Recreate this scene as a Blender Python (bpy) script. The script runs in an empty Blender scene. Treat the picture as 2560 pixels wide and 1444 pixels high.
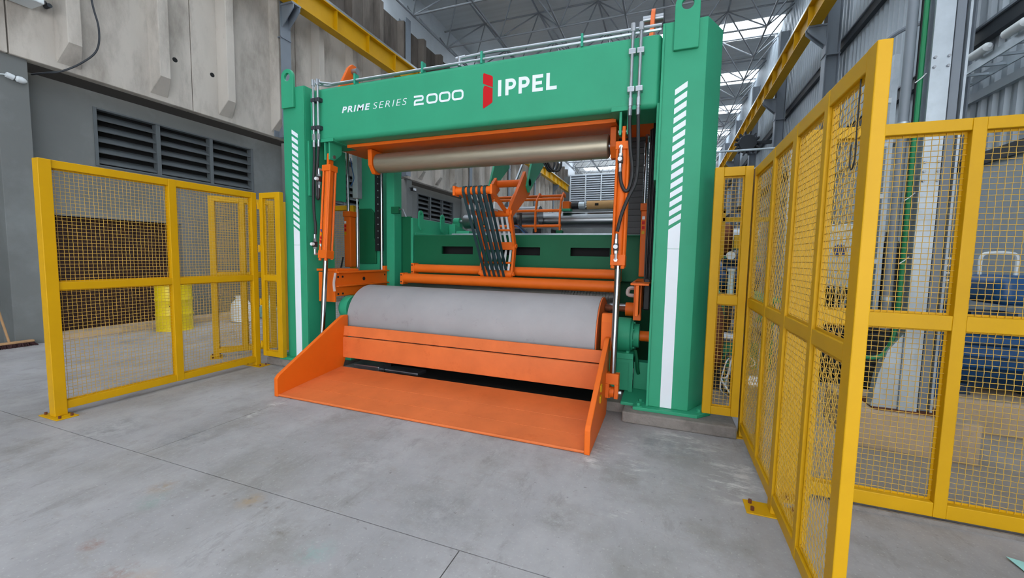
import bpy, bmesh, math, random
import numpy as np
from mathutils import Matrix, Vector
random.seed(7)
sc = bpy.context.scene
col = sc.collection
PI = math.pi

# ------------------------------------------------------------------ camera
F_PX, YAW, PITCH, ROLL = 1021.6, .360685, .0784233, .0191656
fw = Vector((-math.sin(YAW) * math.cos(PITCH), math.cos(YAW) * math.cos(PITCH), -math.sin(PITCH)))
rt = Vector((math.cos(YAW), math.sin(YAW), 0))
up = rt.cross(fw)
r2 = rt * math.cos(ROLL) + up * math.sin(ROLL)
u2 = -rt * math.sin(ROLL) + up * math.cos(ROLL)
cd = bpy.data.cameras.new('camera')
cam = bpy.data.objects.new('camera', cd)
col.objects.link(cam)
cd.sensor_fit = 'HORIZONTAL'
cd.sensor_width = 36.0
cd.lens = F_PX / 2560 * 36
cd.clip_start, cd.clip_end = .05, 200
M = Matrix.Identity(4)
for i in range(3):
    M[i][0], M[i][1], M[i][2] = r2[i], u2[i], -fw[i]
M[2][3] = 1.5
cam.matrix_world = M
sc.camera = cam

# ------------------------------------------------------------------ sky and exposure
w = bpy.data.worlds.new('overcast_sky')
sc.world = w
w.use_nodes = True
bg = w.node_tree.nodes['Background']
bg.inputs['Color'].default_value = (.93, .965, 1, 1)
bg.inputs['Strength'].default_value = 6.0
sc.view_settings.view_transform = 'Standard'
sc.view_settings.look = 'None'
sc.view_settings.exposure = -0.04
sc.view_settings.gamma = 1
sc.view_settings.use_curve_mapping = False


# ------------------------------------------------------------------ helpers
def lin(h):
    h = h.lstrip('#')
    c = [int(h[i:i + 2], 16) / 255 for i in (0, 2, 4)]
    return tuple(x / 12.92 if x <= .04045 else ((x + .055) / 1.055) ** 2.4 for x in c) + (1,)


MATS = {}


def mat(name, hexc, rough=.5, metal=0., var=.12, vscale=3., bump=0., bscale=60., spec=.5, coat=0., stretch=None, dirt=None, dirt_scale=1.2, dirt_lo=.5, dirt_hi=.75):
    m = bpy.data.materials.new(name)
    m.use_nodes = True
    nt = m.node_tree
    b = nt.nodes['Principled BSDF']
    b.inputs['Roughness'].default_value = rough
    b.inputs['Metallic'].default_value = metal
    b.inputs['Specular IOR Level'].default_value = spec
    b.inputs['Coat Weight'].default_value = coat
    b.inputs['Coat Roughness'].default_value = .15
    c = lin(hexc)
    tc = nt.nodes.new('ShaderNodeTexCoord')
    vec = tc.outputs['Object']
    if stretch:
        mp = nt.nodes.new('ShaderNodeMapping')
        mp.inputs['Scale'].default_value = stretch
        nt.links.new(vec, mp.inputs['Vector'])
        vec = mp.outputs['Vector']
    nz = nt.nodes.new('ShaderNodeTexNoise')
    nz.inputs['Scale'].default_value = vscale
    nz.inputs['Detail'].default_value = 6
    nz.inputs['Roughness'].default_value = .6
    nt.links.new(vec, nz.inputs['Vector'])
    rp = nt.nodes.new('ShaderNodeValToRGB')
    rp.color_ramp.elements[0].position = .3
    rp.color_ramp.elements[1].position = .7
    rp.color_ramp.elements[0].color = tuple(x * (1 - var) for x in c[:3]) + (1,)
    rp.color_ramp.elements[1].color = tuple(min(1, x * (1 + var)) for x in c[:3]) + (1,)
    nt.links.new(nz.outputs['Fac'], rp.inputs['Fac'])
    out = rp.outputs['Color']
    if dirt:
        n2 = nt.nodes.new('ShaderNodeTexNoise')
        n2.inputs['Scale'].default_value = dirt_scale
        n2.inputs['Detail'].default_value = 8
        n2.inputs['Roughness'].default_value = .7
        nt.links.new(vec, n2.inputs['Vector'])
        mr = nt.nodes.new('ShaderNodeMapRange')
        mr.inputs['From Min'].default_value = dirt_lo
        mr.inputs['From Max'].default_value = dirt_hi
        nt.links.new(n2.outputs['Fac'], mr.inputs['Value'])
        mx = nt.nodes.new('ShaderNodeMix')
        mx.data_type = 'RGBA'
        nt.links.new(mr.outputs['Result'], mx.inputs['Factor'])
        nt.links.new(out, mx.inputs[6])
        mx.inputs[7].default_value = lin(dirt)
        out = mx.outputs[2]
    nt.links.new(out, b.inputs['Base Color'])
    if bump:
        n3 = nt.nodes.new('ShaderNodeTexNoise')
        n3.inputs['Scale'].default_value = bscale
        n3.inputs['Detail'].default_value = 5
        nt.links.new(vec, n3.inputs['Vector'])
        bp = nt.nodes.new('ShaderNodeBump')
        bp.inputs['Strength'].default_value = bump
        bp.inputs['Distance'].default_value = .01
        nt.links.new(n3.outputs['Fac'], bp.inputs['Height'])
        nt.links.new(bp.outputs['Normal'], b.inputs['Normal'])
    MATS[name] = m
    return m


class MB:
    def __init__(s):
        s.v, s.f = [], []

    def add(s, vs, fs):
        o = len(s.v)
        s.v += [tuple(v) for v in vs]
        s.f += [[i + o for i in f] for f in fs]
        return s

    def box(s, x0, x1, y0, y1, z0, z1):
        x0, x1 = min(x0, x1), max(x0, x1)
        y0, y1 = min(y0, y1), max(y0, y1)
        z0, z1 = min(z0, z1), max(z0, z1)
        return s.add([(x0, y0, z0), (x1, y0, z0), (x1, y1, z0), (x0, y1, z0), (x0, y0, z1), (x1, y0, z1), (x1, y1, z1), (x0, y1, z1)],
                     [(0, 3, 2, 1), (4, 5, 6, 7), (0, 1, 5, 4), (1, 2, 6, 5), (2, 3, 7, 6), (3, 0, 4, 7)])

    def bar(s, p0, p1, wx, wy, ref=(0, 0, 1)):
        """rectangular bar from p0 to p1; wx across ref x dir, wy the other way"""
        p0, p1 = Vector(p0), Vector(p1)
        d = (p1 - p0).normalized()
        a = d.cross(Vector(ref))
        if a.length < 1e-4:
            a = d.cross(Vector((1, 0, 0)))
        a.normalize()
        b = a.cross(d).normalized()
        a, b = a * wx / 2, b * wy / 2
        vs = [p + sa * a + sb * b for p in (p0, p1) for sa, sb in ((-1, -1), (1, -1), (1, 1), (-1, 1))]
        return s.add(vs, [(0, 1, 2, 3), (7, 6, 5, 4), (0, 4, 5, 1), (1, 5, 6, 2), (2, 6, 7, 3), (3, 7, 4, 0)])

    def prism(s, pts, axis, a0, a1):
        n = len(pts)

        def mk(p, a):
            return {'x': (a, p[0], p[1]), 'y': (p[0], a, p[1]), 'z': (p[0], p[1], a)}[axis]
        vs = [mk(p, a0) for p in pts] + [mk(p, a1) for p in pts]
        fs = [list(range(n))[::-1], list(range(n, 2 * n))] + [(i, (i + 1) % n, n + (i + 1) % n, n + i) for i in range(n)]
        return s.add(vs, fs)

    def ring_plate(s, outer, inner, axis, a0, a1):
        """plate with one hole; outer and inner have the same count"""
        n = len(outer)

        def mk(p, a):
            return {'x': (a, p[0], p[1]), 'y': (p[0], a, p[1]), 'z': (p[0], p[1], a)}[axis]
        vs = [mk(p, a) for a in (a0, a1) for L in (outer, inner) for p in L]
        fs = []
        for i in range(n):
            j = (i + 1) % n
            fs += [(i, j, n + j, n + i), (2 * n + i, 3 * n + i, 3 * n + j, 2 * n + j), (i, 2 * n + i, 2 * n + j, j), (n + i, n + j, 3 * n + j, 3 * n + i)]
        return s.add(vs, fs)

    def cyl(s, p0, p1, r, n=16, r1=None):
        p0, p1 = Vector(p0), Vector(p1)
        d = (p1 - p0).normalized()
        a = d.cross(Vector((0, 0, 1)))
        if a.length < 1e-3:
            a = Vector((1, 0, 0))
        a.normalize()
        b = d.cross(a)
        r1 = r if r1 is None else r1
        vs = []
        for p, q in ((p0, r), (p1, r1)):
            vs += [p + (a * math.cos(t) + b * math.sin(t)) * q for t in [2 * PI * i / n for i in range(n)]]
        fs = [list(range(n))[::-1], list(range(n, 2 * n))] + [(i, (i + 1) % n, n + (i + 1) % n, n + i) for i in range(n)]
        return s.add(vs, fs)

    def lathe(s, p0, d, prof, n=32):
        """prof: list of (t, r) along direction d from p0"""
        p0, d = Vector(p0), Vector(d).normalized()
        a = d.cross(Vector((0, 0, 1)))
        if a.length < 1e-3:
            a = Vector((1, 0, 0))
        a.normalize()
        b = d.cross(a)
        vs = []
        for t, r in prof:
            vs += [p0 + d * t + (a * math.cos(q) + b * math.sin(q)) * r for q in [2 * PI * i / n for i in range(n)]]
        fs = []
        for k in range(len(prof) - 1):
            fs += [(k * n + i, k * n + (i + 1) % n, (k + 1) * n + (i + 1) % n, (k + 1) * n + i) for i in range(n)]
        fs += [list(range(n))[::-1], list(range((len(prof) - 1) * n, len(prof) * n))]
        return s.add(vs, fs)

    def tube(s, pts, r, n=8, smooth=0):
        pts = [Vector(p) for p in pts]
        if smooth:
            q = []
            P = [pts[0]] + pts + [pts[-1]]
            for i in range(1, len(P) - 2):
                for k in range(smooth):
                    t = k / smooth
                    a, b, c, d = P[i - 1], P[i], P[i + 1], P[i + 2]
                    q.append(.5 * ((2 * b) + (c - a) * t + (2 * a - 5 * b + 4 * c - d) * t * t + (3 * b - a - 3 * c + d) * t ** 3))
            q.append(pts[-1])
            pts = q
        m = len(pts)
        prev = None
        vs = []
        for i, p in enumerate(pts):
            d = (pts[min(i + 1, m - 1)] - pts[max(i - 1, 0)]).normalized()
            if prev is None:
                a = d.cross(Vector((0, 0, 1)))
                if a.length < 1e-3:
                    a = Vector((1, 0, 0))
            else:
                a = prev - d * prev.dot(d)
            a.normalize()
            prev = a
            b = d.cross(a)
            vs += [p + (a * math.cos(t) + b * math.sin(t)) * r for t in [2 * PI * k / n for k in range(n)]]
        fs = [list(range(n))[::-1], list(range((m - 1) * n, m * n))]
        for i in range(m - 1):
            fs += [(i * n + k, i * n + (k + 1) % n, (i + 1) * n + (k + 1) % n, (i + 1) * n + k) for k in range(n)]
        return s.add(vs, fs)

    def mesh(s, name, m, bevel=0, seg=2, angle=35):
        me = bpy.data.meshes.new(name)
        me.from_pydata(s.v, [], s.f)
        bm = bmesh.new()
        bm.from_mesh(me)
        bmesh.ops.recalc_face_normals(bm, faces=bm.faces)
        if bevel:
            es = [e for e in bm.edges if len(e.link_faces) == 2 and e.calc_face_angle(0) > math.radians(40)]
            bmesh.ops.bevel(bm, geom=es, offset=bevel, segments=seg, profile=.5, affect='EDGES', clamp_overlap=True)
        bm.to_mesh(me)
        bm.free()
        me.polygons.foreach_set('use_smooth', [True] * len(me.polygons))
        me.set_sharp_from_angle(angle=math.radians(angle))
        me.materials.append(MATS[m])
        return me

    def build(s, name, m, parent=None, bevel=0, seg=2, angle=35):
        if bevel and seg <= 2: angle = min(angle, 17)
        o = put(name, s.mesh(name, m, bevel, seg, angle), parent)
        if bevel and seg > 2:
            wn = o.modifiers.new('weighted_normals', 'WEIGHTED_NORMAL')
            wn.keep_sharp = True
        return o


def put(name, me, parent=None):
    o = bpy.data.objects.new(name, me)
    col.objects.link(o)
    if parent is not None:
        o.parent = parent
        if parent.get('_loc'):
            l = parent['_loc']
            o.matrix_parent_inverse = Matrix.Translation((-l[0], -l[1], -l[2]))
    return o


def tag(o, label=None, cat=None, group=None, kind=None):
    if label: o['label'] = label
    if cat: o['category'] = cat
    if group: o['group'] = group
    if kind: o['kind'] = kind
    return o


def thing(name, label, cat, loc=(0, 0, 0), rotz=0, group=None, local=False):
    """an Empty at the base; parts are written in world coordinates unless local"""
    o = bpy.data.objects.new(name, None)
    col.objects.link(o)
    o.empty_display_size = .1
    o.location = loc
    o.rotation_euler = (0, 0, rotz)
    if not local:
        o['_loc'] = tuple(float(x) for x in loc)
    tag(o, label, cat, group)
    return o


def struct(name, me_or_none, loc=(0, 0, 0)):
    o = bpy.data.objects.new(name, me_or_none)
    col.objects.link(o)
    o['kind'] = 'structure'
    return o


def box(*a):
    return MB().box(*a)


def circ(cx, cy, r, n, a0=0.):
    return [(cx + r * math.cos(a0 + 2 * PI * i / n), cy + r * math.sin(a0 + 2 * PI * i / n)) for i in range(n)]


# ------------------------------------------------------------------ materials
mat('green', '2f9671', .5, 0, .05, 2.5, spec=.3)
mat('green_dark', '0b5a3a', .55, 0, .06, 2.5, spec=.25)  # darker copy of the green; shade of the machine's inside put into its colour
mat('orange', 'da6313', .5, 0, .05, 2., spec=.28)
mat('orange_worn', 'cf6a36', .55, spec=.25, metal=0, var=.1, vscale=3., dirt='b5501c', dirt_scale=5, dirt_lo=.58, dirt_hi=.85)
# 0, .1, 3., dirt='b5501c', dirt_scale=5, dirt_lo=.58, dirt_hi=.85)
mat('yellow', 'c39400', .5, 0, .06, 2.5, spec=.28)
mat('wire', 'c69f40', .45, .1, .1, 9)
mat('white_decal', 'dfe6ee', .5, 0, .02, spec=.3)
mat('red_decal', 'bd1018', .5, 0, .02, spec=.2)
mat('louvre_pale', '87919b', .6, 0, .05, 2)
mat('outline_decal', '17604a', .5, 0, .02)
mat('chrome', '9a9ea4', .16, 1., .04, 6)
mat('steel', '9a9ea4', .35, .9, .1, 8)
mat('zinc', 'b8bec4', .3, .8, .1, 14)
mat('galvanized', 'b2bcc4', .42, .55, .12, 5, dirt='9aa4ac', dirt_scale=3)
mat('brushed', 'a89f8c', .4, .75, .22, 2.2, stretch=(.5, 7, 7), dirt='6e5a40', dirt_scale=2.2, dirt_lo=.52, dirt_hi=.85)
mat('roller_steel', '84878a', .3, .95, .12, 3, stretch=(.6, 5, 5), dirt='55585a', dirt_scale=2)
mat('dark_steel', '5a5550', .42, .7, .15, 3, stretch=(.6, 5, 5))
mat('screed', '9d958d', .9, 0, .12, 3, bump=.2, bscale=30, dirt='8a7f74', dirt_scale=1.5)
mat('rubber_drum', '999698', .62, 0., .07, 2.2, bump=.05, bscale=90, dirt='7a7578', dirt_scale=6, dirt_lo=.6, dirt_hi=.85)
mat('black', '14151a', .5, 0, .1)
mat('black_hose', '1c1d20', .55, 0, .12, 10)
mat('dark', '0b0b0d', .8, 0, .1)
mat('belt', '12343a', .6, 0, .1, 8)
mat('teal_weld', '1d9478', .5, 0, .08)
mat('wall_grey', '6b6e6d', .8, 0, .06, 1.3, bump=.08, bscale=40, dirt='7c8081', dirt_scale=.8)
mat('louvre_grey', '565c5f', .6, 0, .08, 3)
mat('panel_concrete', 'bab3aa', .88, 0, .14, 1.1, bump=.12, bscale=35, stretch=(1, 1, .35), dirt='80786f', dirt_scale=1.3, dirt_lo=.46, dirt_hi=.75)
mat('panel_dirty', '6a625b', .9, 0, .2, 1.1, bump=.12, bscale=35, stretch=(1, 1, .2), dirt='39332e', dirt_scale=1.6, dirt_lo=.42, dirt_hi=.7)
mat('plinth', '7f7974', .9, 0, .16, 6, bump=.7, bscale=45, dirt='5f5a56', dirt_scale=5)
mat('beige_concrete', 'b09c86', .9, 0, .1, 4, bump=.25, bscale=40, dirt='8d8072', dirt_scale=3)
mat('steel_grey_paint', '78808a', .5, 0, .06, 2)
mat('steel_dark_paint', '2c3138', .55, 0, .06, 2)
mat('truss', '858a90', .45, .3, .08, 2)
mat('roof_sheet', 'c2c7ca', .5, .4, .08, .6, stretch=(.2, 8, 1))
mat('cladding', 'a8b2bb', .45, .2, .08, 1.2, stretch=(1, 1, .3))
mat('cladding_white', 'c9d0d6', .5, .1, .05, 2)
mat('shaded_brown_board', '260b06', .7, 0, .3, 4, stretch=(1, 6, 1))
mat('blue', '1f4f80', .4, 0, .1, 4)
mat('blue_dark', '16304a', .45, 0, .1, 4)
mat('motor_green', '2f8a62', .45, 0, .08)
mat('rust', '6b3c26', .7, .4, .25, 8)
mat('cardboard', 'c39a68', .85, 0, .1, 6)
mat('cream', 'd8d5c8', .6, 0, .05)
mat('off_white', 'd4dade', .5, 0, .04)
mat('wood', 'a8835c', .75, 0, .15, 6)
mat('bristle', '3a1f20', .9, 0, .3, 30)
mat('drum_yellow', 'dcc00e', .35, 0, .05, 3)
mat('cable_green', '0e7a4c', .45, 0, .06)
mat('paper', '9fd8d4', .6, 0, .03)
mat('foil', 'b9b9bd', .28, .9, .2, 12, bump=.6, bscale=20)
mat('plastic_clear', 'b9a9a4', .4, 0, .1)
mat('blue_logo', '2a4a8c', .5, 0, .02)

# translucent roof lights
m = bpy.data.materials.new('rooflight')
m.use_nodes = True
nt = m.node_tree
nt.nodes.clear()
o_ = nt.nodes.new('ShaderNodeOutputMaterial')
mx = nt.nodes.new('ShaderNodeMixShader')
tr = nt.nodes.new('ShaderNodeBsdfTransparent')
tl = nt.nodes.new('ShaderNodeBsdfTranslucent')
tl.inputs['Color'].default_value = (.92, .95, .97, 1)
tr.inputs['Color'].default_value = (.94, .97, 1, 1)
mx.inputs['Fac'].default_value = .35
nt.links.new(tr.outputs[0], mx.inputs[1])
nt.links.new(tl.outputs[0], mx.inputs[2])
nt.links.new(mx.outputs[0], o_.inputs[0])
MATS['rooflight'] = m


# floor concrete: mottling, stains and scuffs at their own places
def floor_material():
    m = mat('floor_concrete', '9a989a', .62, 0, .1, 1.4, bump=.06, bscale=30, dirt='807d7a', dirt_scale=.9, dirt_lo=.45, dirt_hi=.8)
    nt = m.node_tree
    b = nt.nodes['Principled BSDF']
    src = b.inputs['Base Color'].links[0].from_socket
    tc = nt.nodes.new('ShaderNodeTexCoord')

    def noise(scale, detail=6, rough=.65, stretch=None):
        vec = tc.outputs['Object']
        if stretch:
            mp = nt.nodes.new('ShaderNodeMapping')
            mp.inputs['Scale'].default_value = stretch
            mp.inputs['Rotation'].default_value = (0, 0, .5)
            nt.links.new(vec, mp.inputs['Vector'])
            vec = mp.outputs['Vector']
        n = nt.nodes.new('ShaderNodeTexNoise')
        n.inputs['Scale'].default_value = scale
        n.inputs['Detail'].default_value = detail
        n.inputs['Roughness'].default_value = rough
        nt.links.new(vec, n.inputs['Vector'])
        return n.outputs['Fac']

    def rng(v, lo, hi, a=0., b_=1.):
        r = nt.nodes.new('ShaderNodeMapRange')
        r.inputs['From Min'].default_value = lo
        r.inputs['From Max'].default_value = hi
        r.inputs['To Min'].default_value = a
        r.inputs['To Max'].default_value = b_
        nt.links.new(v, r.inputs['Value'])
        return r.outputs['Result']

    def mul(a, c):
        q = nt.nodes.new('ShaderNodeMath')
        q.operation = 'MULTIPLY'
        nt.links.new(a, q.inputs[0])
        if isinstance(c, float):
            q.inputs[1].default_value = c
        else:
            nt.links.new(c, q.inputs[1])
        return q.outputs[0]

    def over(base, fac, hexc):
        x = nt.nodes.new('ShaderNodeMix')
        x.data_type = 'RGBA'
        nt.links.new(fac, x.inputs['Factor'])
        nt.links.new(base, x.inputs[6])
        x.inputs[7].default_value = lin(hexc)
        return x.outputs[2]

    def spot(cx, cy, r):
        d = nt.nodes.new('ShaderNodeVectorMath')
        d.operation = 'DISTANCE'
        nt.links.new(tc.outputs['Object'], d.inputs[0])
        d.inputs[1].default_value = (cx, cy, 0)
        return rng(d.outputs['Value'], r, r * .15)
    src = over(src, mul(rng(noise(2.4, 8, .7), .5, .68), .7), '7c7874')
    src = over(src, mul(rng(noise(1.1, 8, .7, (1, .45, 1)), .48, .7), .6), 'b0aeaf')
    src = over(src, mul(rng(noise(5, 8, .75, (.6, 1.6, 1)), .56, .7), .45), '8d867e')
    src = over(src, mul(rng(noise(26, 4, .6), .66, .72), .6), '66625f')
    src = over(src, mul(rng(noise(60, 3, .6), .6, .7), .35), 'c2c0be')
    src = over(src, mul(rng(noise(3.3, 10, .8, (1.4, .5, 1)), .55, .62), .35), '73706d')
    grit = rng(noise(9, 8, .8), .42, .62)
    streak = rng(noise(4, 8, .75, (1, 2.5, 1)), .5, .62)
    for cx, cy, r in ((-.14, 2.98, .16), (-.36, 3.37, .3), (.57, 3.3, .3), (.5, 2.95, .3), (-.17, 2.36, .1), (.2, 3.6, .35), (-.5, 3.0, .2)):
        src = over(src, mul(mul(spot(cx, cy, r), streak), .85), 'cfcdcb')
    for cx, cy, r in ((-3.54, 2.86, .1), (-3.53, 2.7, .1), (-3.52, 2.56, .08), (-4.4, 3.7, .3)):
        src = over(src, mul(mul(spot(cx, cy, r), streak), .9), 'd6d5d2')
    for cx, cy, r, c in ((-2.674, 1.104, .07, '7d4a2c'), (-2.326, 1.036, .09, '78452a'), (-1.593, 1.48, .12, '86a09c'), (-2.82, 1.445, .12, '7f938c'), (-2.297, 1.662, .1, '9a8468'),
                         (-2.936, 1.551, .1, '968168'), (-2.15, .98, .2, 'a08c7c'), (-.02, 3.44, .3, '77797c'), (-1.88, 1.52, .14, '77726c'), (-.53, 2.19, .14, '74726f'), (-3.54, 2.09, .3, '74767a'), (.2, 3.36, .25, '7c7d80'),
                         (-4.3, 1.9, .4, '7a7a7a'), (-2.0, 2.3, .3, '828180'), (-1.2, 2.0, .35, '818081')):
        src = over(src, mul(mul(spot(cx, cy, r), grit), .9), c)
    for k in range(9):      # small dark drips
        rn = random.Random(100 + k)
        src = over(src, mul(spot(-2.62 + .07 * k + rn.uniform(-.03, .03), 1.64 + rn.uniform(-.05, .05), .018), .6), '6d6660')
    nt.links.new(src, b.inputs['Base Color'])
    rr = rng(noise(1.5), .35, .7, .5, .75)
    nt.links.new(rr, b.inputs['Roughness'])


floor_material()

# ================================================================== STRUCTURE
# ---- floor: a bed and cast slabs with open joints
fl = struct('floor', box(-14, 8, -12, 46, -.2, -.014).mesh('floor', 'plinth'))
g = .003
for x0, x1, y0, y1 in ((-14, -.925 - g, -12, 1.765 - g), (-.925 + g, 8, -12, 1.765 - g), (-14, -3.56 - g, 1.765 + g, 46), (-3.56 + g, 8, 1.765 + g, 46)):
    box(x0, x1, y0, y1, -.014, 0).build('slab', 'floor_concrete', fl)

box(1.02, 3.9, 3.12, 46, 0, .004).build('screed', 'screed', fl)

# ---- left wall: painted masonry with pilasters, precast ribbed panels above
XW = -9.55
Y0, Y1 = -8., 37.
BAY0 = -1.72           # bay k runs BAY0+5k .. with its pilaster at 3.06 + 5(k-1)
wl = MB()
wl.box(XW - .2, XW, Y0, Y1, 3.99, 4.25)
wl.box(XW - .2, XW, Y0, Y1, 2.05, 2.97)
k = -3
ys = Y0
wins = []
while ys < Y1:
    a = 4.29 + 5 * (k)
    if a > Y1: break
    if a + 2.97 > Y0:
        wins.append(a)
    k += 1
prev = Y0
for a in wins:
    if a > prev: wl.box(XW - .2, XW, prev, a, 2.97, 3.99)
    prev = a + 2.97
wl.box(XW - .2, XW, prev, Y1, 2.97, 3.99)
wl.box(XW - .2, XW, Y0, 3.72, 0, 2.05)
wl.box(XW - .2, XW, 5.62, Y1, 0, 2.05)
wl.box(XW - .2, XW, Y1, 58, 0, 11.2)
wall_left = struct('wall_left', wl.mesh('wall_left', 'wall_grey'))
box(XW - .32, XW - .2, Y0, Y1, 0, 4.9).build('shade_backing', 'dark', wall_left)  # dark sheet standing in for the unlit space behind louvres and panel gap
pm = None
for k in range(-2, 7):
    y = 3.06 + 5 * k
    box(XW, -9.2, y, y + .34, 0, 4.33).build('pilaster', 'wall_grey', wall_left, .006)
box(XW + .001, -9.1, 3.42, 8.04, 0, .1).build('kerb', 'beige_concrete', wall_left, .01)
# precast double-tee panels
for k in range(-4, 14):
    y = 3.2 + 2.5 * k
    p = MB().box(-9.33, -9.15, y + .008, y + 2.492, 4.33, 7.995)
    for c in (.65, 1.9):
        yc = y + c
        bw, tw = .15, .085
        z1, zb, zf = 7.995, 4.42, 4.72
        p.add([(-9.15, yc - bw, zb), (-9.15, yc + bw, zb), (-8.92, yc + tw, zf), (-8.92, yc - tw, zf),
               (-9.15, yc - bw, z1), (-9.15, yc + bw, z1), (-8.92, yc + tw, z1), (-8.92, yc - tw, z1)],
              [(0, 1, 2, 3), (4, 7, 6, 5), (0, 3, 7, 4), (3, 2, 6, 7), (2, 1, 5, 6), (1, 0, 4, 5)])
    q = MB().box(-9.33, -9.15, y + .008, y + 2.492, 8.0, 9.6)
    for c in (.65, 1.9):
        q.prism([(-9.15, y + c - .15), (-9.15, y + c + .15), (-8.92, y + c + .085), (-8.92, y + c - .085)], 'z', 8.0, 9.6)
    q.build('concrete_panel', 'panel_dirty', wall_left, .008, 1)
    po = p.build('concrete_panel', 'panel_concrete', wall_left, .008, 1)
    h = MB().cyl((-9.152, y + 2.2, 5.2), (-9.146, y + 2.2, 5.2), .045, 14)
    if k in (0,): h.cyl((-9.152, y + 2.9, 5.2), (-9.146, y + 2.9, 5.2), .045, 14)
    if k in (0, 4): h.build('drain_hole', 'dark', po)
for k in range(-1, 10):
    y = -8 + k * 4.6 + 4.6
    MB().box(-9.5, -9.36, y, y + 4.59, 9.55, 11.25).build('eave_panel', 'cladding_white', wall_left)
# louvre windows
slat_me = {}


def louvre(n, ya):
    wnd = struct('window_%d' % n, None)
    f = MB()
    f.box(XW - .12, XW + .015, ya, ya + .05, 2.97, 3.99)
    f.box(XW - .12, XW + .015, ya + 2.92, ya + 2.97, 2.97, 3.99)
    f.box(XW - .12, XW + .015, ya + .05, ya + 2.92, 3.96, 3.99)
    f.box(XW - .12, XW + .015, ya + .05, ya + 2.92, 2.97, 3.0)
    f.build('frame', 'louvre_grey', wnd, .004)
    for q in (.95, 1.96):
        box(XW - .12, XW + .01, ya + q, ya + q + .07, 3.0, 3.96).build('divider', 'louvre_grey', wnd, .004)
    for b, (a0, a1) in enumerate(((.05, .95), (1.02, 1.96), (2.03, 2.92))):
        for r in range(5):
            z = 3.02 + r * .19
            key = round(a1 - a0, 3)
            if key not in slat_me:
                mb = MB().prism([(-.155, .125), (-.145, .138), (.01, .013), (0., 0.)], 'y', 0, a1 - a0)
                slat_me[key] = mb.mesh('slat', 'louvre_grey')
            s = put('slat', slat_me[key], wnd)
            s.location = (XW - .015, ya + a0, z)
    return wnd


for n, k in enumerate((0, 1, 2, 3)):
    louvre(n + 1, 4.29 + 5 * k)
# boards added to fill the dark opening; its shade put into their brown
door = struct('door_1', None)
for i in range(10):
    box(XW - .17, XW - .12 - .006 * (i % 2), 3.72 + .19 * i + .004, 3.72 + .19 * (i + 1) - .004, 0, 2.05).build('board', 'shaded_brown_board', door)

# ---- right wall: ribbed metal sheets on girts
XR = 3.9
wall_right = struct('wall_right', MB().box(XR + .1, XR + .2, -1.8, 58, 0, 11.2).box(XR + .1, XR + .2, -8, -1.8, 6.9, 11.2).mesh('wall_right', 'steel_dark_paint'))
sh = []
for i in range(5):
    y = i * .21
    sh += [(y, 0), (y + .09, 0), (y + .12, -.045), (y + .18, -.045)]
sh.append((1.05, 0))


def sheet_mesh(z0, z1):
    vs = [(x, y, z) for z in (z0, z1) for y, x in sh] + [(x + .004, y, z) for z in (z0, z1) for y, x in sh]
    n = len(sh)
    fs = [(i, i + 1, n + i + 1, n + i) for i in range(n - 1)]
    fs += [(2 * n + i, 3 * n + i, 3 * n + i + 1, 2 * n + i + 1) for i in range(n - 1)]
    fs += [(0, n, 3 * n, 2 * n), (n - 1, 3 * n - 1, 4 * n - 1, 2 * n - 1)]
    fs += [(i, 2 * n + i, 2 * n + i + 1, i + 1) for i in range(n - 1)] + [(n + i, n + i + 1, 3 * n + i + 1, 3 * n + i) for i in range(n - 1)]
    return MB().add(vs, fs).mesh('sheet', 'cladding', angle=20)


rows = [sheet_mesh(0, 4.55), sheet_mesh(4.6, 6.85), sheet_mesh(6.9, 11.2)]
for i in range(-10, 37):
    for me in rows:
        if i < -4 and me is not rows[2]: continue  # unseen near bays left open below so light enters from the right
        s = put('sheet', me, wall_right)
        s.location = (XR + .05, 2.45 + i * 1.055, 0)
for z in (4.58, 6.88):
    MB().box(XR - .1, XR, -1.8 if z < 5 else -8, 42, z - .09, z + .09).build('girt', 'steel_dark_paint', wall_right)
    MB().box(XR - .13, XR - .1, -1.8 if z < 5 else -8, 42, z + .09, z + .12).build('girt_lip', 'steel_grey_paint', wall_right)
MB().box(XR - .06, XR, -1.8, 42, 3.75, 3.86).build('girt', 'cladding', wall_right)

# ---- far end wall: white louvre screen over a plain base
YB = 37.
YE = 58.
wall_back = struct('wall_back', MB().box(-9.6, 4.2, YE, YE + .1, 0, 11.2).box(-9.2, 4.0, YB + .25, YB + .35, 0, 8.9).mesh('wall_back', 'wall_grey'))
for i in range(9):
    x0 = -8.5 + i * 1.38
    s = MB()
    for r in range(14):
        z = 6.08 + r * .197
        s.prism([(YB + .16, z + .13), (YB + .17, z + .14), (YB + .01, z + .01), (YB, z)], 'x', x0 + .05, x0 + 1.33)
    tag(s.build('louvre_bank', 'cladding_white', wall_back), kind='stuff')
    box(x0 + .05, x0 + 1.33, YB + .18, YB + .2, 6.0, 8.9).build('louvre_back', 'steel_grey_paint', wall_back)
    box(x0 - .05, x0 + .05, YB - .03, YB + .12, 6.0, 8.9).build('mullion', 'cladding_white', wall_back)
box(-8.6, 4., YB - .02, YB + .2, 8.86, 8.98).build('head_rail', 'cladding_white', wall_back)

# ---- unseen near end wall; its gateway added and sized to let light in
wall_front = struct('wall_front', MB().box(-9.6, -4.5, -8.2, -8, 0, 11.2).box(3.2, 4.2, -8.2, -8, 0, 11.2).box(-4.5, 3.2, -8.2, -8, 5.0, 11.2).mesh('wall_front', 'cladding_white'))

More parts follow.
